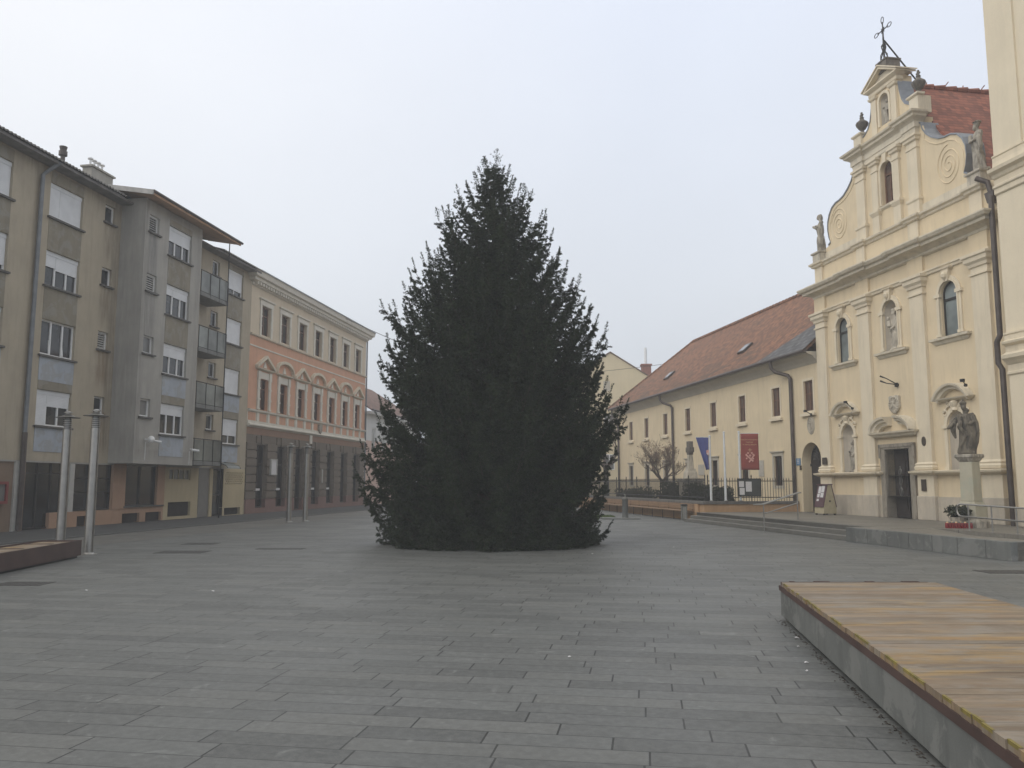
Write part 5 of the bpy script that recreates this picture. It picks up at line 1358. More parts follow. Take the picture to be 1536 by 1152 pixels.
# sign faces the square; sides are plywood
def sbx(p): # local: a across, b depth, rotate a little
    c, s = math.cos(R(4)), math.sin(R(4)); return (bx0 + p[0]*c - p[1]*s, by0 + p[0]*s + p[1]*c, TZ + p[2])
def sprism(prof, a0, a1):
    m = MB(); n = len(prof)
    m.add([sbx((a0, b, z)) for b, z in prof] + [sbx((a1, b, z)) for b, z in prof], [tuple(range(n)), tuple(range(n, 2*n))] + [(i, (i+1)%n, n+(i+1)%n, n+i) for i in range(n)])
    return m
def face(b, z): return b
part(sprism([(-.29,.06),(.29,.06),(.28,.30),(.08,1.20),(-.06,1.20),(-.28,.30)], -.32, .32), 'body', M['plywood'], SB)
part(sprism([(-.305,.31),(-.28,.31),(-.06,1.21),(-.085,1.21)], -.31, .31), 'front_board', M['maroon'], SB)
part(sprism([(.305,.31),(.28,.31),(.08,1.21),(.10,1.21)], -.34, .34).add([sbx(p) for p in ((-.35,-.14,1.2),(.35,-.14,1.2),(.35,.14,1.2),(-.35,.14,1.2),(-.35,-.14,1.235),(.35,-.14,1.235),(.35,.14,1.235),(-.35,.14,1.235))], [(0,1,2,3),(4,5,6,7),(0,1,5,4),(1,2,6,5),(2,3,7,6),(3,0,4,7)]), 'cap', M['maroon'], SB)
for a0, a1, z0, z1 in ((-.20,-.02,.86,1.14),(.0,.20,.90,1.16),(-.22,-.06,.70,.84),(-.01,.19,.70,.88),(-.22,-.07,.55,.64)):
    def fb(z): return -.305 + .22*(z-.31)/.90 - .006
    m = MB(); m.add([sbx((a0, fb(z0), z0)), sbx((a1, fb(z0), z0)), sbx((a1, fb(z1), z1)), sbx((a0, fb(z1), z1))], [(0,1,2,3)])
    part(m, 'paper', M['paper'], SB)
kn = MB(); kn.add([sbx((.325, .0+.04*math.cos(2*PI*k/12), .55+.04*math.sin(2*PI*k/12))) for k in range(12)], [tuple(range(12))]); part(kn, 'hand_hole', M['black'], SB)
for a in (-.26, .26):
    for b in (-.24, .24):
        m = MB(); m.add([sbx((a+i*.03, b+j*.03, z)) for z in (0, .07) for i, j in ((-1,-1),(1,-1),(1,1),(-1,1))], [(0,1,2,3),(4,5,6,7),(0,1,5,4),(1,2,6,5),(2,3,7,6),(3,0,4,7)]); part(m, 'foot', M['black'], SB)

# ================================================================== FRONT GARDEN OF THE CONVENT
GZ = 0.42
solo(MB().box(-35, -7.5, -4.3, 0.0, -.01, GZ), 'garden_bed', M['far'], fr=CH, kind='structure')
gw = solo(MB().box(-7.62, -7.32, -4.55, -.02, 0, .74), 'garden_wall', M['gardenwall'], 'low orange plastered wall under the iron fence, from the bench corner to the arched door', 'wall', CH, (-7.5,-2.3,0))
part(MB().box(-7.68, -7.26, -4.62, -.06, .74, .87), 'coping', M['coping'], gw, bevel=.015)
gw2 = solo(MB().box(-35, -7.64, -4.52, -4.24, 0, .74), 'garden_wall', M['gardenwall'], 'long low orange wall along the convent garden, behind the wooden bench', 'wall', CH, (-20,-4.4,0))
part(MB().box(-35, -7.70, -4.60, -4.18, .74, .87), 'coping', M['coping'], gw2, bevel=.015)
part(MB().box(-9.3, -7.9, -4.62, -4.5, 0, .735), 'end_pier', M['gardenwall'], gw2)
# iron fences on the two walls
def fence(p0, p1, label, step=.13, post=1.9):
    (x0, y0), (x1, y1) = p0, p1
    L = math.hypot(x1-x0, y1-y0); ux, uy = (x1-x0)/L, (y1-y0)/L
    r_ = MB()
    for z in (1.04, 1.77): r_.tube([(x0,y0,z),(x1,y1,z)], .020, 5)
    f = solo(r_, 'iron_fence', M['black'], label, 'fence', CH, ((x0+x1)/2,(y0+y1)/2,.87))
    b = MB()
    for k in range(1, int(L/step)):
        x, y = x0+ux*k*step, y0+uy*k*step
        b.tube([(x,y,.87),(x,y,1.80),(x,y,1.84),(x,y,1.93)], [.012,.012,.020,.002], 5)
    part(b, 'bars', M['black'], f)
    n = int(L/post)
    for k in range(n+1):
        x, y = x0+ux*L*k/n, y0+uy*L*k/n
        part(MB().tube([(x,y,.87),(x,y,1.95),(x,y,1.98),(x,y,2.06)], [.026,.026,.036,.004], 6), 'post', M['black'], f)
fence((-7.47,-4.3), (-7.47,-.15), 'black iron bar fence on the short wall beside the arched doorway')
fence((-34.5,-4.38), (-7.6,-4.38), 'long black iron bar fence on the garden wall in front of the convent', .135)
# bench along the wall
bn = MB(); bn.box(-25.5, -8.3, -5.02, -4.60, .40, .45)
bo = solo(bn, 'long_bench', M['benchwood'], 'long slatted wooden bench set against the garden wall of the convent', 'bench', CH, (-17,-4.8,0))
bb = MB()
for z in (.50, .585, .67): bb.box(-25.5, -8.3, -4.66, -4.625, z, z+.07)
part(bb, 'backrest', M['benchwood'], bo)
for k in range(12):
    x = -25.2+k*1.52
    part(MB().tube([(x,-4.96,0),(x,-4.96,.40),(x,-4.64,.40),(x,-4.635,.76)], .02, 6), 'leg', M['black'], bo)
# flagpoles on the corner of the wall
def FP(px, Y): return ((px-768)/1250*(Y*.9929), Y)
def pole(x, y, top, label):
    p = solo(MB().lathe(x, y, [(.055,.87),(.05,2.0),(.042,top-.02),(.042,top)], 12), 'flagpole', M['poleW'], label, 'flagpole', WORLD, (x,y,.87), group='white flagpoles on the garden wall', smooth=True)
    part(MB().lathe(x, y, [(.06,top),(.062,top+.03),(.02,top+.05)], 10), 'cap', M['poleW'], p)
    part(MB().lathe(x, y, [(.09,.872),(.09,.90),(.06,.92)], 10), 'foot', M['steel'], p)
    return p
A_ = CH.w(-7.47, -4.50); B_ = CH.w(-7.47,-4.50+.85); C_ = CH.w(-7.47,-4.50+1.70)
pts_ = [CH.w(-7.28, -4.23), CH.w(-7.28, -3.55), CH.w(-7.28, -2.84)]
pole(pts_[0][0], pts_[0][1], 3.74, 'white flagpole flying the furled blue flag, leftmost of the three')
pole(pts_[1][0], pts_[1][1], 3.92, 'bare white flagpole without a flag, between the blue flag and the red banner')
pole(pts_[2][0], pts_[2][1], 3.95, 'white flagpole carrying the red banner above the dark notice board')
# blue flag: hangs from an arm, gathered toward the pole
fx, fy, _ = pts_[0]; n = 14
fl = MB(); rows = 16; base = len(fl.v)
W0, W1, Hh = .56, .15, 1.42
for i in range(rows+1):
    t = i/rows
    wd = W0*(1-t)+W1*t
    for k in range(n+1):
        s = k/n; x = fx - .06 - wd*s; y = fy - .02 + .05*math.sin(s*9+t*3)*(.3+t) 
        fl.v.append((x, y, 3.70 - Hh*t - .03*s*t))
for i in range(rows):
    for k in range(n): a = base+i*(n+1)+k; fl.f.append((a, a+1, a+n+2, a+n+1))
fo_ = solo(fl, 'blue_flag', M['flagblue'], 'blue flag with a small crest, gathered to a point, hanging from the left flagpole', 'flag', WORLD, (fx-.06,fy,3.7), smooth=True)
fo_.modifiers.new('t', 'SOLIDIFY').thickness = .006
part(MB().tube([(fx,fy-.02,3.705),(fx-.63,fy-.02,3.705)], .012, 6), 'flag_rod', M['poleW'], fo_)
cs = MB(); cs.add([(fx-.075,fy-.105,3.14),(fx-.19,fy-.105,3.12),(fx-.19,fy-.105,2.98),(fx-.13,fy-.105,2.90),(fx-.075,fy-.105,2.93)], [(0,1,2,3,4)]); part(cs, 'crest', M['ink_pink'], fo_)
cs = MB(); cs.add([(fx-.10,fy-.108,3.02),(fx-.17,fy-.108,3.0),(fx-.15,fy-.108,2.93),(fx-.11,fy-.108,2.95)], [(0,1,2,3)]); part(cs, 'crest_shield', M['paper'], fo_)
# red banner
rx, ry, _ = pts_[2]; BW, BH = .80, 1.62; bl, btop = rx+.06, 3.88
bnr = MB(); n = 10; rows = 14
for i in range(rows+1):
    for k in range(n+1):
        s, t = k/n, i/rows
        bnr.v.append((bl + BW*s, ry - .03 + .018*math.sin(s*7+t*4)*t, btop - BH*t))
for i in range(rows):
    for k in range(n): a = i*(n+1)+k; bnr.f.append((a, a+1, a+n+2, a+n+1))
bo_ = solo(bnr, 'red_banner', M['flagred'], 'dark red banner with pale lettering and a pink crossed emblem on the right flagpole', 'banner', WORLD, (bl,ry,btop), smooth=True)
bo_.modifiers.new('t', 'SOLIDIFY').thickness = .006
part(MB().tube([(rx,ry-.03,btop+.01),(bl+BW+.03,ry-.03,btop+.01)], .014, 6), 'banner_rod', M['poleW'], bo_)
def text(s, x, z, size, y, mat, parent):
    cu = bpy.data.curves.new('t', 'FONT'); cu.body = s; cu.size = size; cu.align_x = 'CENTER'; cu.extrude = .001
    o = bpy.data.objects.new('t', cu); link(o)
    dg = bpy.context.evaluated_depsgraph_get(); dg.update()
    me = bpy.data.meshes.new_from_object(o.evaluated_get(dg), depsgraph=dg); bpy.data.objects.remove(o)
    off = OFF[parent.name]
    for v in me.vertices: v.co = (x + v.co.x - off[0], y - v.co.z - off[1], z + v.co.y - off[2])
    me.materials.clear(); me.materials.append(mat)
    t = bpy.data.objects.new('lettering', me); link(t); t.parent = parent; OFF[t.name] = off
    return t
cxb = bl + BW/2
for s, z in (('SAMOSTAN FRANJEVACA', btop-.30), ('ČAKOVEC', btop-.41), ('SV. NIKOLE BISKUPA', btop-.52)): text(s, cxb, z, .068, ry-.055, M['ink_gold'], bo_)
em = MB(); ye = ry-.062; ez = btop-1.0
def bar(x0, z0, x1, z1, w_, y=ye):
    d = Vector((x1-x0, z1-z0)).normalized(); p = Vector((-d.y, d.x))*w_/2
    em.add([(x0+p.x,y,z0+p.y),(x1+p.x,y,z1+p.y),(x1-p.x,y,z1-p.y),(x0-p.x,y,z0-p.y)], [(0,1,2,3)])
bar(cxb-.18, ez+.05, cxb+.14, ez-.24, .075); bar(cxb+.20, ez+.06, cxb-.06, ez-.28, .06, ye-.002)
for dx, dz, r_ in ((-.09,.13,.045),(.08,.13,.045),(-.17,.06,.04),(.14,.06,.04),(-.16,-.11,.04),(.14,-.12,.04),(0,.02,.05)):
    em.add([(cxb+dx+r_*math.cos(2*PI*k/12), ye-.003, ez+dz+r_*math.sin(2*PI*k/12)) for k in range(12)], [tuple(range(12))])
part(em, 'emblem', M['ink_pink'], bo_)
em = MB(); bar(cxb, ez+.34, cxb, ez+.16, .022); bar(cxb-.09, ez+.27, cxb+.09, ez+.27, .022); part(em, 'emblem_cross', M['ink_gold'], bo_)
# notice board on the fence
NB = MB(); nx0, nx1, ny = rx-.16, rx+.86, ry-.14
nb = solo(MB().box(nx0, nx1, ny, ny+.06, 1.10, 1.86), 'notice_board', M['notice'], 'dark notice board with two pale posters fixed to the fence under the red banner', 'notice board', WORLD, ((nx0+nx1)/2,ny,1.1), bevel=.01)
part(frame_bars(MB(), nx0-.02, nx1+.02, 1.08, 1.88, ny-.03, ny, .04), 'frame', M['black'], nb)
for a, b_, c, d in ((.06,.28,1.50,1.76),(.08,.30,1.16,1.46),(.36,.62,1.30,1.74)):
    part(MB().box(nx0+a, nx0+b_, ny-.012, ny-.002, c, d), 'poster', M['paper'], nb)
# stone cross monument
SM_ = MB(); sx0, sy0 = -12.2, -3.2
smo = solo(MB().box(sx0-.46, sx0+.46, sy0-.46, sy0+.46, GZ, 1.78).box(sx0-.54, sx0+.54, sy0-.54, sy0+.54, 1.78, 1.90), 'stone_cross', M['stone'], 'old stone cross on a pedestal in the convent garden behind the fence', 'monument', CH, (sx0,sy0,GZ), bevel=.02)
part(MB().lathe(sx0, sy0, [(.40,1.90),(.36,2.2),(.30,2.3),(.28,2.4)], 4, PI/4).lathe(sx0, sy0, [(.19,2.4),(.15,3.1)], 4, PI/4), 'shaft', M['stonepale'], smo)
part(MB().box(sx0-.17, sx0+.17, sy0-.12, sy0+.12, 3.1, 3.78).box(sx0-.27, sx0+.27, sy0-.13, sy0+.13, 3.22, 3.48), 'cross_head', M['urn'], smo, bevel=.03)
# shrubs
def shrub(x, y, r_, h, label, seed, mat='hedge', n=5200):
    m = leafball(MB(), (x, y, GZ+h*.5), (r_, r_*.62, h*.62), n, .12, seed)
    c = CH.w(x, y)
    o = thing('shrub', label, 'shrub', CH, (x, y, GZ), 'dark shrubs behind the garden fence')
    part(m, 'foliage', M[mat], o)
    st = MB(); r2 = random.Random(seed)
    for k in range(7):
        a = r2.random()*6.28; st.tube([(x,y,GZ),(x+r_*.4*math.cos(a),y+r_*.3*math.sin(a),GZ+h*.5),(x+r_*.75*math.cos(a),y+r_*.5*math.sin(a),GZ+h*.85)], [.03,.02,.008], 5)
    part(st, 'stems', M['bark'], o)
shrub(-13.9, -3.4, 1.3, 1.15, 'low dark green shrub at the foot of the stone cross, behind the fence', 11)
shrub(-10.9, -3.3, 1.2, 1.15, 'dark evergreen shrub behind the fence between the blue flag and the bare pole', 12)
shrub(-8.9, -3.0, .8, 0.95, 'small dark shrub behind the fence under the red banner', 13)
shrub(-21.5, -3.0, 2.0, .85, 'wide low dark shrub beside the trunk of the bare garden tree', 14)

# ================================================================== BARE TREES
def bare_tree(name, label, base, trunk_h, spread, seed, r0=.12, depth=6, leaves=0, nbr=3, up=.35):
    r_ = random.Random(seed); tm, bm_ = MB(), MB(); tips = []
    def grow(p, d, L, rad, lev):
        n = 3; pts = [p]; q = p; dd = d
        for k in range(n):
            dd = (dd + Vector((r_.uniform(-1,1), r_.uniform(-1,1), r_.uniform(-.4,.9)))*.16).normalized(); q = q + dd*L/n; pts.append(q)
        bm_.tube(pts, [rad*(1-.35*k/n) for k in range(n+1)], 5 if lev < 2 else 3, cap=False)
        if lev >= depth: tips.append(q); return
        m = nbr if lev else nbr+2
        for k in range(m):
            t = r_.uniform(.45, 1.0) if k else 1.0
            b = pts[min(n, int(t*n))]
            ax = Vector((r_.uniform(-1,1), r_.uniform(-1,1), r_.uniform(-.2,1)))
            nd = (dd*.75 + ax.normalized()*.75 + Vector((0,0,up*.5))).normalized()
            grow(b, nd, L*r_.uniform(.60,.80), max(.006, rad*.60), lev+1)
    top = Vector(base) + Vector((0,0,trunk_h))
    tm.tube([Vector(base), Vector(base)+Vector((.02,.03,trunk_h*.5)), top], [r0*1.25, r0, r0*.9], 9)
    for k in range(5):
        a = 2*PI*k/5 + r_.random(); grow(top - Vector((0,0,r_.uniform(0,.25))), Vector((math.cos(a)*.7, math.sin(a)*.7, .62)).normalized(), spread, r0*.55, 1)
    t = thing(name, label, 'tree', WORLD, base)
    part(tm, 'trunk', M['bark'], t, smooth=True); part(bm_, 'branches', M['twig'], t)
    if leaves:
        lm = MB()
        for p in tips:
            for k in range(leaves):
                if r_.random() < .5: continue
                c = p + Vector((r_.uniform(-.1,.1), r_.uniform(-.1,.1), r_.uniform(-.12,.05))); s = r_.uniform(.03,.06)
                u = Vector((r_.uniform(-1,1), r_.uniform(-1,1), r_.uniform(-1,1))).normalized(); v = u.orthogonal().normalized()
                lm.add([c-u*s, c+v*s*.6, c+u*s, c-v*s*.6], [(0,1,2,3)])
        part(lm, 'dry_leaves', M['dryleaf'], t)
b0 = CH.w(-16.8, -3.0, GZ)
bare_tree('bare_tree', 'small bare round crowned tree in the convent garden behind the bench', b0, 1.45, 1.0, 5, .09, 6, 1, 3, up=.2)
b1 = (7.4, 66.0, 0)
bare_tree('bare_tree', 'taller bare tree in front of the far yellow house, half hidden by the spruce', b1, 3.0, 2.5, 9, .22, 5, 0, 3, up=.8)

# ================================================================== FAR YELLOW HOUSE, CABLES
FH = thing('yellow_house', 'plain pale yellow gabled house with a brick chimney at the far end of the square', 'house', WORLD, (9, 76, 0))
YH = 76
part(MB().prism([(1.6,0),(16.4,0),(16.4,9.0),(9.05,13.65),(1.6,9.0)], 'y', YH, YH+14), 'wall', M['farhouse'], FH)
rf = MB()
for sx in (-1, 1):
    a = Vector((9.05, 0, 13.68)); b_ = Vector((9.05+sx*7.9, 0, 13.68-7.9*.632))
    rf.add([(a.x,YH-.12,a.z),(a.x,YH+14.3,a.z),(b_.x,YH+14.3,b_.z),(b_.x,YH-.12,b_.z),(a.x,YH-.12,a.z+.08),(a.x,YH+14.3,a.z+.08),(b_.x,YH+14.3,b_.z+.08),(b_.x,YH-.12,b_.z+.08)], [(0,1,2,3),(4,5,6,7),(0,3,7,4),(1,2,6,5),(2,3,7,6),(0,1,5,4)])
frf = part(rf, 'roof', M['tilefar'], FH)
chm = part(MB().box(12.3, 13.15, YH+2.0, YH+2.8, 10.9, 12.75).box(12.22, 13.23, YH+1.92, YH+2.88, 12.75, 12.9), 'chimney', M['brick'], frf)
for x, z in ((5.2, 7.2), (8.85, 7.2), (12.4, 7.2), (5.2, 3.6), (8.85, 3.6), (12.4, 3.6)):
    f = part(frame_bars(MB(), x-.45, x+.45, z-.7, z+.7, YH-.06, YH+.02, .07, (.5,)), 'window', M['pvc'], FH)
    part(MB().box(x-.4, x+.4, YH-.03, YH-.01, z-.65, z+.65), 'pane', M['glass_curtain'], f)
aw = part(MB().box(8.4, 9.0, YH-.03, YH+.02, 10.1, 11.0), 'attic_window', M['cove'], FH)
solo(MB().lathe(12.9, 79.6, [(.16,0),(.15,6),(.13,14.6),(.10,14.7)], 10), 'utility_pole', M['poleW'], 'tall pale pole rising behind the chimney of the far yellow house', 'pole', WORLD, (12.9,79.6,0), smooth=True)
def cable(p0, p1, sag, label, r_=.016):
    a, b_ = Vector(p0), Vector(p1)
    pts = [a.lerp(b_, k/24) - Vector((0,0,sag*4*(k/24)*(1-k/24))) for k in range(25)]
    solo(MB().tube(pts, r_, 5), 'overhead_cable', M['zincdark'], label, 'cable', WORLD, tuple(p0))
ca0 = LF.w(12.2, 0.2, 13.62)
cable(ca0, (6.6, YH-.02, 9.6), .9, 'thin overhead cable running from the roof of the orange building to behind the spruce', .022)
cable((-4.0, 80.0, 11.7), CH.w(-31.5, 2.6, 10.6), .25, 'thin overhead cable crossing in front of the far yellow house', .016)

# ================================================================== STREET LAMPS
def lamp_make(h, rb, rt):
    t = bpy.data.objects.new('street_lamp', None); link(t); OFF[t.name] = (0,0,0)
    part(MB().lathe(0,0,[(rb,.03),(rt,h-.55),(rt+.006,h-.55),(rt+.006,h-.50),(rt,h-.50),(rt,h-.45)], 20), 'pole', M['steel'], t, smooth=True)
    part(MB().lathe(0,0,[(rb+.09,0),(rb+.09,.012),(rb+.02,.03),(rb+.005,.05)], 20), 'base_plate', M['steel'], t, smooth=True)
    ln = MB().lathe(0,0,[(rt*.80,h-.45),(rt*.80,h-.16)], 18)
    lo_ = part(ln, 'lantern', M['glass_curtain'], t, smooth=True)
    rg = MB()
    for k in range(5): rg.lathe(0,0,[(rt*.82,h-.43+k*.045),(rt*1.02,h-.425+k*.045),(rt*1.02,h-.412+k*.045),(rt*.82,h-.407+k*.045)], 18)
    part(rg, 'louvre_rings', M['steel'], lo_)
    part(MB().lathe(0,0,[(.28,h-.165),(.285,h-.158),(.17,h-.135),(.10,h-.10),(.055,h-.08),(.055,h-.05),(.10,h-.045),(.10,h-.03),(.055,h-.01),(.03,h)], 24), 'hat', M['steel'], t, smooth=True)
    return t
L1 = lamp_make(3.42, .108, .098)
props(L1, 'steel column lamp standing behind the rust brown planter, before the tan wall', 'street lamp', 'brushed steel column lamps')
L1.location = (-10.90, 20.42, 0)
specs = [((-9.93, 19.86, 0), 'steel column lamp at the near end of the rust brown planter, on the paving'),
         ((-9.66, 36.5, 0), 'far steel column lamp, left of the pair before the orange building'),
         ((-9.10, 37.1, 0), 'far steel column lamp, right of the pair before the orange building')]
for p, lab in specs:
    c = copy_tree(L1); c['label'] = lab; c.location = p

# ================================================================== LEFT PLANTER / PLATFORM, RIGHT PLATFORM
def slanted(name, label, cat, x_l, x_r, y0, y1, H, bw, steel_h, base_mat, tape, nsk, fr):
    """low platform: stone or steel sides, steel edge, boards across; x_l(y), x_r(y) are its slanted sides"""
    t = thing(name, label, cat, fr, ((x_l(y1)+x_r(y1))/2, (y0+y1)/2, 0))
    def ring(ins, z0, z1, yi=None):
        yi = ins if yi is None else yi
        P = [(x_l(y0)+ins, y0+yi), (x_r(y0)-ins, y0+yi), (x_r(y1)-ins, y1-yi), (x_l(y1)+ins, y1-yi)]
        return MB().prism(P, 'z', z0, z1)
    part(ring(.07, 0, .05), 'plinth', M['black'], t)  # set-back base; its black stands in for shade in the gap
    part(ring(.0, .045, H-steel_h), 'base', M[base_mat], t, bevel=.006)
    part(ring(-.012, H-steel_h+.001, H-.045), 'steel_edge', M['corten'], t)
    bm_ = MB(); tps = []
    y = y0+.01; k = 0
    rr_ = random.Random(3)
    while y + bw < y1+.001:
        ya, yb = y+.0012, y+bw-.0012
        z = H + rr_.uniform(-.0015, .0015); d = rr_.uniform(-.008, .008)
        bm_.add([(x_l(ya)-.004+d,ya,H-.045),(x_r(ya)-.015,ya,H-.045),(x_r(yb)-.015,yb,H-.045),(x_l(yb)-.004+d,yb,H-.045),
                 (x_l(ya)-.004+d,ya,z),(x_r(ya)-.015,ya,z),(x_r(yb)-.015,yb,z),(x_l(yb)-.004+d,yb,z)], [(0,3,2,1),(4,5,6,7),(0,1,5,4),(1,2,6,5),(2,3,7,6),(3,0,4,7)])
        if tape and rr_.random() < .62:
            tp = MB(); tps.append(tp); tp.add([(x_l(ya)-.006+d,ya,z+.003),(x_l(ya)+.010+d,ya,z+.003),(x_l(yb)+.010+d,yb,z+.003),(x_l(yb)-.006+d,yb,z+.003),
                    (x_l(ya)-.004+d,ya,H-.018),(x_l(yb)-.004+d,yb,H-.018)], [(0,1,2,3),(0,3,5,4)])
        y += bw; k += 1
    part(bm_, 'deck_boards', M['boards'], t)
    for tp in tps: part(tp, 'yellow_edge_strip', M['yellowtape'], t)
    return t, bm_
xl = lambda y: 3.31 - .152*(10.5-y); xr = lambda y: 5.20 - .085*(10.5-y)
PL, _ = slanted('wooden_platform', 'low stone sided platform with a weathered plank deck and yellow marked edge', 'platform', xl, xr, 1.3, 10.52, .45, .14, .105, 'granite', True, 0, WORLD)
es = MB(); es.box(xl(10.52)+.02, xr(10.52)-.05, 10.53, 10.56, .33, .44)
for k, (a, b_) in enumerate(((3.42,3.47),(3.72,3.9),(4.35,4.45),(4.8,5.0))): es.box(a, b_, 10.44, 10.51, .45, .457)
part(es, 'end_bracket', M['corten'], PL)
# left: rust brown steel planter bench
xa = lambda y: -10.62 + (-.06)*(19.1-y)*-1.0; 
def lp(y): return -9.72 + .10*(y-19.1)*-1
LPF = Fr(-9.72-.895, 19.12-.09, .0995, -.995)   # x runs toward the camera along the front
pl = MB()
pl.box(-.0, 9.0, 0, .02, .05, .385).box(0, 9.0, .88, .90, .05, .385).box(0, .02, .02, .88, .05, .385).box(8.98, 9.0, .02, .88, .05, .385)
LPT = solo(pl, 'steel_planter', M['corten'], 'long low rust brown steel bench box beside the two near lamps at the left edge', 'bench box', LPF, (0,0,0))
part(MB().box(.06, 8.94, .06, .84, 0, .06), 'plinth', M['black'], LPT)  # shade of the gap below the box put into the black colour
q = MB()
for k in range(40):
    q.box(.03+k*.223, .03+k*.223+.205, .025, .875, .315, .352)
part(q, 'slats', M['boards'], LPT)
q = MB()
for k in (3, 9, 14, 20, 26): q.box(.05+k*.223, .18+k*.223, .03, .6, .353, .362)
part(q, 'dark_slats', M['corten'], LPT)
# ================================================================== SMALL THINGS ON THE PAVING
# water post on its slab
hx_, hy_ = 5.36, 39.9
solo(MB().box(4.2, 6.0, 39.2, 40.6, 0, .05), 'stone_slab', M['granite'], 'flat grey stone slab carrying the water post beside the spruce', 'slab', WORLD, (5.1,39.9,0), bevel=.01)
wp = solo(MB().lathe(hx_, hy_, [(.155,.05),(.15,.1),(.135,.86),(.15,.88),(.15,.94)], 12), 'water_post', M['granite'], 'grey stone water post with a metal top standing beside the spruce', 'water post', WORLD, (hx_,hy_,.05), smooth=True)
part(MB().lathe(hx_, hy_, [(.12,.94),(.10,1.0),(.04,1.03),(.04,1.10),(.06,1.12),(.03,1.16)], 12), 'tap_head', M['binsteel'], wp, smooth=True)
gr = MB(); r2 = np.random.default_rng(2)
for k in range(2600):
    x, y = r2.uniform(3.6, 5.0), r2.uniform(40.4, 42.6); h = r2.uniform(.05,.13); a = r2.uniform(0, 6.28); d = r2.uniform(0,.05)
    gr.add([(x-.012*math.cos(a),y-.012*math.sin(a),0),(x+.012*math.cos(a),y+.012*math.sin(a),0),(x+d*math.sin(a),y+d*math.cos(a),h)], [(0,1,2)])
solo(gr, 'grass', M['grass'], kind='stuff')
# litter bin
bx_, by_ = 7.76, 38.0
bn = solo(MB().lathe(bx_, by_, [(.17,.04),(.175,.66),(.17,.66)], 4, PI/4), 'litter_bin', M['binsteel'], 'square grey metal litter bin at the end of the long bench', 'litter bin', WORLD, (bx_,by_,0), bevel=.012)
part(MB().lathe(bx_, by_, [(.19,.66),(.195,.70),(.15,.735)], 4, PI/4), 'lid', M['black'], bn)
q = MB()
for sx in (-.06,-.02,.02,.06): q.box(bx_+sx-.008, bx_+sx+.008, by_-.135, by_-.122, .1, .6)
part(q, 'slats', M['whitepost'], bn)
# cover plates let into the paving
for i, (x, y, w_, d_, lab) in enumerate(((-8.0,20.6,1.15,.75,'dark rectangular iron cover in the paving to the right of the near lamp'),
        (-8.6,23.4,.9,.6,'dark iron cover in the paving behind the larger one near the lamp'),
        (-8.1,14.1,.8,.55,'dark iron cover in the paving in front of the rust brown bench box'),
        (-5.9,21.6,1.2,.35,'narrow dark drain cover in the paving midway between the near lamp and the spruce'),
        (9.3,16.0,.95,.6,'dark iron cover in the paving between the plank platform and the granite wall'))):
    c = solo(frame_bars(MB(), x-w_/2, x+w_/2, 0, d_, 0, 1, .05) if 0 else MB().box(x-w_/2, x+w_/2, y-d_/2, y+d_/2, 0.001, .006), 'drain_cover', M['cover'], lab, 'drain cover', WORLD, (x,y,0), group='iron covers in the paving')
    q = MB()
    for k in range(int(w_/.12)): q.box(x-w_/2+.04+k*.12, x-w_/2+.07+k*.12, y-d_/2+.04, y+d_/2-.04, .006, .009)
    part(q, 'ribs', M['cover'], c)
# paper scraps
def scrap(x, y, s, seed):
    r_ = random.Random(seed); m = MB(); n = 7
    P = [(x+s*r_.uniform(.6,1.2)*math.cos(2*PI*k/n), y+s*.7*r_.uniform(.6,1.2)*math.sin(2*PI*k/n), .006+r_.uniform(0,.012)) for k in range(n)]
    m.add(P + [(x, y, .022)], [(k, (k+1)%n, n) for k in range(n)])
    solo(m, 'paper_scrap', M['paper'], 'small white paper scrap lying flat on the grey paving', 'litter', WORLD, (x,y,0), group='paper scraps on the paving')
for i, (x, y, s) in enumerate(((-6.6,13.2,.05),(-4.6,13.1,.06),(3.05,9.2,.05),(2.9,8.7,.03),(2.72,7.95,.045),(2.6,7.6,.025),(.55,8.2,.03),(4.2,22.0,.05),(1.9,20.0,.05))): scrap(x, y, s*.6, i)
# wall lamps and cameras on the grey block
g1 = solo(MB().lathe(-10.95, -1.38, [(.0,3.30),(.08,3.32),(.13,3.40),(.14,3.46),(.11,3.54),(.05,3.59),(0,3.6)], 14), 'globe_lamp', M['globe'], 'white globe lamp with a small camera low on the grey projecting block', 'wall lamp', LF, (-10.95,-1.1,3.45), smooth=True)
part(MB().tube([(-10.95,-1.1,3.45),(-10.95,-1.28,3.45)], .03, 6).tube([(-10.92,-1.11,3.35),(-10.92,-1.11,2.6)], .012, 5), 'bracket', M['pvc'], g1)
part(MB().tube([(-10.82,-1.3,3.42),(-10.50,-1.55,3.36)], .05, 8), 'camera', M['pvc'], g1)
g2 = solo(MB().tube([(-7.5,-1.2,3.16),(-7.28,-1.42,3.12)], .055, 8), 'security_camera', M['pvc'], 'small white security camera at the lower right corner of the grey block', 'camera', LF, (-7.5,-1.1,3.2))
part(MB().tube([(-7.5,-1.1,3.2),(-7.48,-1.25,3.18)], .02, 6).tube([(-7.56,-1.11,3.1),(-7.56,-1.11,2.5)], .012, 5), 'bracket', M['pvc'], g2)

db = MB(); r3 = random.Random(8)
for k in range(420):
    y = r3.uniform(3.2, 10.4); x = xl(y) - abs(r3.gauss(0, .03)) - .005; s = r3.uniform(.004, .018); a = r3.uniform(0, 6.3)
    db.add([(x+s*math.cos(a),y+s*math.sin(a),.003),(x-s*.5*math.sin(a),y+s*.5*math.cos(a),.008),(x-s*math.cos(a),y-s*math.sin(a),.003),(x+s*.5*math.sin(a),y-s*.5*math.cos(a),.006)], [(0,1,2,3)])
solo(db, 'dirt_crumbs', M['bark'], kind='stuff')

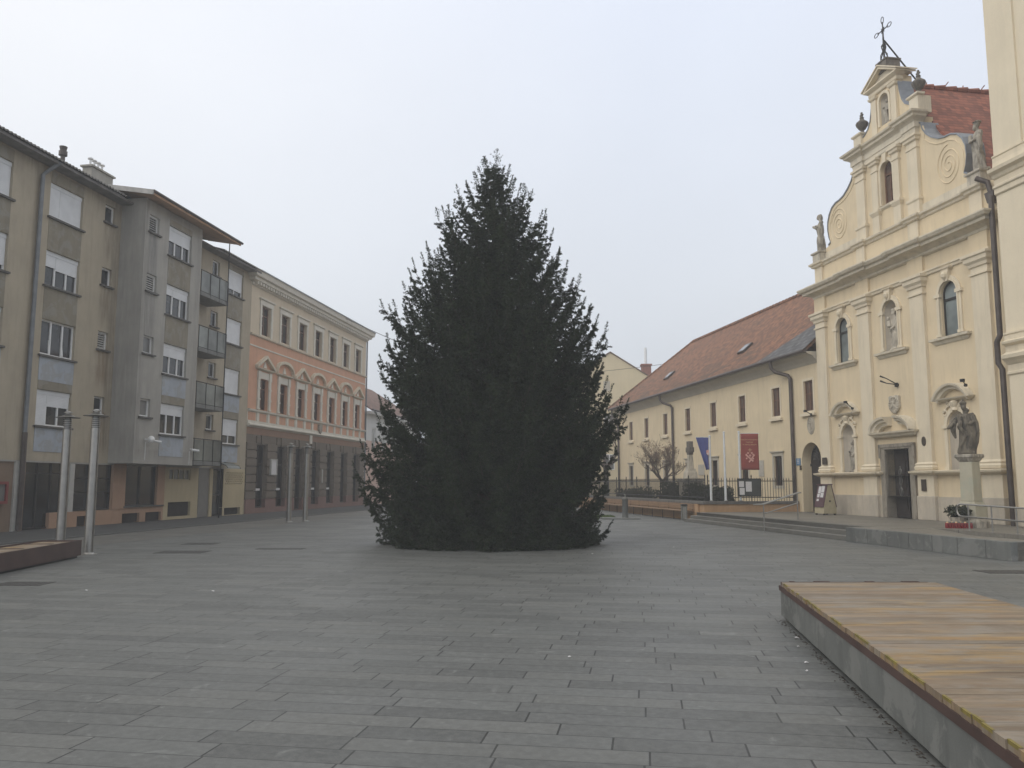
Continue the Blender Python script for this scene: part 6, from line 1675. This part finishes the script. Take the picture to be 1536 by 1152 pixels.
# ================================================================== THE SPRUCE
def spruce(base, H, label):
    bx_, by_ = base
    r = np.random.default_rng(21)
    t = thing('spruce_tree', label, 'tree', WORLD, (bx_, by_, 0))
    part(MB().tube([(bx_,by_,0),(bx_+.03,by_,H*.4),(bx_,by_+.03,H*.8),(bx_,by_,H-.15)], [.20,.15,.07,.015], 10), 'trunk', M['bark'], t, smooth=True)
    # crown radius against height
    zs = np.array([0, .3, 1.0, 2.1, 2.6, 3.4, 4.9, 6.3, 7.7, 9.2, 10.2, 10.8, 11.1]); rs = np.array([3.0, 3.1, 3.35, 3.58, 3.6, 3.45, 3.25, 2.85, 2.15, 1.40, .74, .24, .04])
    zs = zs*H/11.1
    limb = MB()
    O, D, L, S = [], [], [], []          # sprigs: origin, direction, length, scale
    def branch(z0, az, Ln, rise, seedv):
        """one limb: runs out, sags, lifts at its tip; hung with side shoots"""
        n = max(6, int(Ln/.11))
        ca, sa = math.cos(az), math.sin(az)
        sag = r.uniform(.10, .30)*(1 - z0/H*.8)
        tip = r.uniform(.25, 1.0)*min(1, .15 + z0/2.2)
        P = []
        for k in range(n+1):
            s = k/n
            x = Ln*(s if s < .75 else .75 + (s-.75)*.72); z = z0 + rise*Ln*s - sag*Ln*math.sin(s*PI*.9)*.8 + tip*Ln*max(0, s-.62)**2
            wob = .06*math.sin(s*5+seedv)
            P.append(Vector((bx_ + ca*x - sa*wob*Ln*.4, by_ + sa*x + ca*wob*Ln*.4, max(.06, z))))
        limb.tube(P[::3] + [P[-1]], [max(.004, .026*(1-i/len(P[::3]))*Ln/3+.004) for i in range(len(P[::3])+1)], 4, cap=False)
        for k in range(1, n+1):
            s = k/n
            if s < .18: continue
            p = P[k]; d = (P[k]-P[k-1]).normalized()
            side = Vector((-sa, ca, 0))
            ww = (.22 + .62*(1-s)*min(1, s*2.2))*min(1.0, .35+Ln*.3)
            for sg in (-1, 1):
                q = (d*r.uniform(.5,1.0) + side*sg*r.uniform(.5,1.0) + Vector((0,0,r.uniform(-.75,.25)))).normalized()
                O.append(p); D.append(q); L.append(ww*r.uniform(.55,1.15)); S.append(1)
            q = (d*.5 + Vector((r.uniform(-.3,.3), r.uniform(-.3,.3), -1.0 if r.random() < .6 else .5))).normalized()
            O.append(p); D.append(q); L.append(ww*r.uniform(.4,.9)); S.append(1)
        O.append(P[-1]); D.append(((P[-1]-P[-2]).normalized() + Vector((0,0,.75))).normalized()); L.append(r.uniform(.25,.55)); S.append(1)
    z = .04
    while z < H*.985:
        Rz = float(np.interp(z, zs, rs))
        m = max(5, int(5 + Rz*2.3))
        a0 = r.uniform(0, 6.28)
        for k in range(m):
            az = a0 + 2*PI*k/m + r.uniform(-.25,.25)
            up = z/H
            rise = .04 + .95*up**1.3 + r.uniform(-.10,.12)
            Ln = Rz*r.uniform(.78,1.03)
            if r.random() < .10: Ln *= 1.12
            zb = max(.05, z - rise*Ln*.9 + r.uniform(-.1,.1))
            branch(zb, az, Ln, rise, r.uniform(0,6))
        z += .20
    # the skirt of boughs lying on the paving
    for k in range(46):
        branch(r.uniform(.12,.55), 2*PI*k/46 + r.uniform(-.06,.06), r.uniform(2.8,3.1), r.uniform(-.10,-.02), r.uniform(0,6))
    # limbs that stand out of the outline
    for zb, az, Ln, rise in ((1.5,PI*1.02,4.0,.10),(1.7,PI*.97,3.8,.10),(1.6,PI*1.08,3.8,.12),(1.2,PI*1.0,3.9,.04),(1.0,PI*1.05,3.7,.03),(.8,PI*.98,3.6,.02),(1.4,PI*1.12,3.7,.06),(1.4,PI*.92,3.6,.06),(4.3,.05,3.4,.33),(4.1,-.12,3.3,.36),(4.4,.2,3.2,.40),(2.6,.02,4.0,.22),(2.4,-.15,3.85,.2),(2.0,.1,3.7,.05),(6.0,PI*.98,2.5,.52),(5.0,PI,3.35,.42),(3.6,PI*1.03,3.35,.4),(.5,-.05,3.3,-.06),(.4,PI*1.03,3.3,-.05)):
        branch(zb, az, Ln, rise, r.uniform(0,6))
    # leaders at the top
    for k in range(9):
        a = r.uniform(0,6.28); q = Vector((.30*math.cos(a)*(k > 0), .30*math.sin(a)*(k > 0), 1)).normalized()
        O.append(Vector((bx_, by_, H-.75-.05*k))); D.append(q); L.append(.75-.04*k); S.append(1)
    part(limb, 'limbs', M['bark'], t)
    O = np.array([tuple(v) for v in O]); D = np.array([tuple(v) for v in D]); L = np.array(L)
    # second order shoots
    big = np.where(L > .13)[0]
    O2, D2, L2 = [O], [D], [L]
    for s0 in (.22, .40, .56, .72, .86):
        for sg in (-1, 1):
            d = D[big]; u = np.cross(d, np.array([0, 0, 1.0])); u /= np.maximum(1e-4, np.linalg.norm(u, axis=1))[:, None]
            q = d*.8 + u*sg*r.uniform(.5, .95, len(big))[:, None] + np.stack([r.normal(0,.15,len(big)), r.normal(0,.15,len(big)), r.uniform(-.45,.35,len(big))], 1)
            q /= np.linalg.norm(q, axis=1)[:, None]
            o = O[big] + d*(L[big]*s0)[:, None]; o[:, 2] -= .10*s0**2*L[big]*(1-np.abs(d[:, 2]))
            O2.append(o); D2.append(q); L2.append(L[big]*(1.05-s0)*.62*r.uniform(.6,1.2,len(big)))
    nmain = len(O)
    O = np.concatenate(O2); D = np.concatenate(D2); L = np.concatenate(L2)
    # every shoot: needles as narrow blades set along it
    step = .06
    cnt = np.maximum(2, (L/step).astype(int))
    idx = np.repeat(np.arange(len(O)), cnt)
    start = np.concatenate([[0], np.cumsum(cnt)[:-1]])
    kk = np.arange(len(idx)) - np.repeat(start, cnt)
    s = (kk+.3)/cnt[idx]
    d = D[idx]; ln = L[idx]
    p = O[idx] + d*(s*ln)[:, None]; p[:, 2] -= .10*(s**2)*ln*(1-np.abs(d[:, 2]))
    out = []
    up = np.array([0, 0, 1.0])
    u = np.cross(d, up); nu = np.linalg.norm(u, axis=1); u[nu < 1e-4] = [1, 0, 0]; u /= np.linalg.norm(u, axis=1)[:, None]
    w_ = np.cross(u, d)
    V = []
    nb = 3
    for b in range(nb):
        a = r.uniform(0, 6.28, len(p))
        side = u*np.cos(a)[:, None] + w_*np.sin(a)[:, None]
        nd = d*.85 + side*(.75*(1.1-.5*s))[:, None]; nd /= np.linalg.norm(nd, axis=1)[:, None]
        hl = (.058*r.uniform(.7,1.3,len(p)))[:, None]
        t2 = np.cross(nd, r.normal(size=p.shape)); t2 /= np.linalg.norm(t2, axis=1)[:, None]
        V.append(np.stack([p - t2*.0105, p + t2*.0105, p + nd*hl], 1))
    # the stem of each shoot
    V = np.concatenate(V, 0).reshape(-1, 3)
    V[:, 2] = np.maximum(V[:, 2], .012)
    off = np.array((bx_, by_, 0.0))
    nV = len(V); nF = nV//3
    me = bpy.data.meshes.new('crown')
    me.vertices.add(nV); me.vertices.foreach_set('co', (V-off).astype('f').ravel())
    me.loops.add(nV); me.loops.foreach_set('vertex_index', np.arange(nV, dtype='i'))
    me.polygons.add(nF); me.polygons.foreach_set('loop_start', np.arange(0, nV, 3, dtype='i')); me.polygons.foreach_set('loop_total', np.full(nF, 3, dtype='i'))
    me.update(); me.materials.append(M['spruce'])
    o = bpy.data.objects.new('crown', me); link(o); o.parent = t; OFF[o.name] = (bx_, by_, 0)
    # bare stems of the shoots, with the pale tips that prick out of the outline
    sm = MB()
    for i in r.choice(nmain, size=min(nmain, 2200), replace=False):
        a = O[i]; b = a + D[i]*L[i]; b[2] -= .10*L[i]*(1-abs(D[i][2]))
        sm.add([(a[0],a[1],max(.01,a[2])),(a[0]+.012,a[1],max(.02,a[2]+.006)),(b[0],b[1],max(.01,b[2]))], [(0,1,2)])
    part(sm, 'shoots', M['twig'], t)
    open('/tmp/spr.txt','w').write(f'{nF} {len(O)}') if 0 else print('spruce faces', nF, 'shoots', len(O))
spruce((-.52, 23.4), 10.95, 'huge dark green spruce standing cut and bare of lights in the middle of the square')
# ================================================================== CAMERA, LIGHT, AIR
cam = bpy.data.cameras.new('camera'); co = bpy.data.objects.new('camera', cam); link(co)
co.location = (0, 0, 1.65); co.rotation_euler = (PI/2 + math.atan(149.5/1250), 0, 0)
cam.sensor_width = 36; cam.lens = 36*1250/1536; cam.clip_end = 2000; cam.clip_start = 0.05
SC.camera = co
SUN_AZ, SUN_EL = R(-118), R(38)      # azimuth from +Y clockwise: left and a little behind the camera
sd = Vector((math.sin(SUN_AZ)*math.cos(SUN_EL), math.cos(SUN_AZ)*math.cos(SUN_EL), math.sin(SUN_EL)))
sl_ = bpy.data.lights.new('sun', 'SUN'); so = bpy.data.objects.new('sun', sl_); link(so)
sl_.energy = 0.9; sl_.angle = R(60); sl_.color = (1.0, 0.955, 0.89)
so.rotation_euler = sd.to_track_quat('Z', 'Y').to_euler(); so.location = (-20, -20, 40)
w = bpy.data.worlds.new('World'); SC.world = w; w.use_nodes = True
nt = w.node_tree; bg = nt.nodes['Background']
sky = nt.nodes.new('ShaderNodeTexSky'); sky.sky_type = 'NISHITA'; sky.sun_disc = False
sky.sun_elevation = SUN_EL; sky.sun_rotation = SUN_AZ; sky.air_density = 1.5; sky.dust_density = 6; sky.ozone_density = 2
hs = nt.nodes.new('ShaderNodeHueSaturation'); hs.inputs['Saturation'].default_value = 0.30
nt.links.new(sky.outputs[0], hs.inputs['Color'])
# overcast: the layer of cloud evens the sky out to a pale blue grey
mx = nt.nodes.new('ShaderNodeMix'); mx.data_type = 'RGBA'; mx.inputs[0].default_value = 0.85
tcw = nt.nodes.new('ShaderNodeTexCoord'); spw = nt.nodes.new('ShaderNodeSeparateXYZ'); nt.links.new(tcw.outputs['Generated'], spw.inputs[0])
rw_ = nt.nodes.new('ShaderNodeValToRGB'); nt.links.new(spw.outputs[2], rw_.inputs[0])
rw_.color_ramp.elements[0].position = 0.0; rw_.color_ramp.elements[0].color = (0.455, 0.485, 0.525, 1)
rw_.color_ramp.elements[1].position = 0.55; rw_.color_ramp.elements[1].color = (0.60, 0.645, 0.745, 1)
e4 = rw_.color_ramp.elements.new(0.22); e4.color = (0.545, 0.58, 0.635, 1)
e3 = rw_.color_ramp.elements.new(0.85); e3.color = (0.64, 0.63, 0.595, 1)
sc_ = nt.nodes.new('ShaderNodeVectorMath'); sc_.operation = 'SCALE'; sc_.inputs['Scale'].default_value = 10.0
# the cloud is thinner and whiter on the sun's side
mr = nt.nodes.new('ShaderNodeMapRange'); nt.links.new(spw.outputs[0], mr.inputs[0])
mr.inputs[1].default_value = 0.15; mr.inputs[2].default_value = -0.65; mr.inputs[3].default_value = 0.0; mr.inputs[4].default_value = 0.8
me_ = nt.nodes.new('ShaderNodeMath'); me_.operation = 'MULTIPLY'; nt.links.new(mr.outputs[0], me_.inputs[0])
mz = nt.nodes.new('ShaderNodeMapRange'); nt.links.new(spw.outputs[2], mz.inputs[0]); mz.inputs[1].default_value = 0.05; mz.inputs[2].default_value = 0.45
nt.links.new(mz.outputs[0], me_.inputs[1])
mw = nt.nodes.new('ShaderNodeMix'); mw.data_type = 'RGBA'; nt.links.new(me_.outputs[0], mw.inputs[0]); nt.links.new(rw_.outputs[0], mw.inputs[6]); mw.inputs[7].default_value = (0.80, 0.80, 0.80, 1)
cn_ = nt.nodes.new('ShaderNodeTexNoise'); nt.links.new(tcw.outputs['Generated'], cn_.inputs['Vector']); cn_.inputs['Scale'].default_value = 2.5; cn_.inputs['Detail'].default_value = 4
cm_ = nt.nodes.new('ShaderNodeMapRange'); nt.links.new(cn_.outputs[0], cm_.inputs[0]); cm_.inputs[1].default_value = .3; cm_.inputs[2].default_value = .7; cm_.inputs[3].default_value = .965; cm_.inputs[4].default_value = 1.035
sv_ = nt.nodes.new('ShaderNodeVectorMath'); sv_.operation = 'SCALE'; nt.links.new(mw.outputs[2], sv_.inputs[0]); nt.links.new(cm_.outputs[0], sv_.inputs['Scale'])
nt.links.new(sv_.outputs[0], sc_.inputs[0])
nt.links.new(hs.outputs[0], mx.inputs[6]); nt.links.new(sc_.outputs[0], mx.inputs[7]); nt.links.new(mx.outputs[2], bg.inputs['Color'])
bg.inputs['Strength'].default_value = 0.15

hz = bpy.data.materials.new('haze_air'); hz.use_nodes = True
for n in list(hz.node_tree.nodes): 
    if n.type != 'OUTPUT_MATERIAL': hz.node_tree.nodes.remove(n)
pv = hz.node_tree.nodes.new('ShaderNodeVolumePrincipled'); pv.inputs['Color'].default_value = (0.93, 0.95, 0.98, 1); pv.inputs['Density'].default_value = 0.0023
hz.node_tree.links.new(pv.outputs[0], [n for n in hz.node_tree.nodes if n.type == 'OUTPUT_MATERIAL'][0].inputs['Volume'])
solo(MB().box(-152, 152, -62, 192, -1.1, 24), 'haze', hz, kind='stuff')

vs = SC.view_settings; vs.view_transform = 'Standard'; vs.look = 'None'; vs.exposure = 0.0; vs.gamma = 1.0
SC.cycles.volume_bounces = 3; SC.cycles.max_bounces = 6; SC.cycles.diffuse_bounces = 3; SC.cycles.glossy_bounces = 2
SC.cycles.use_denoising = True
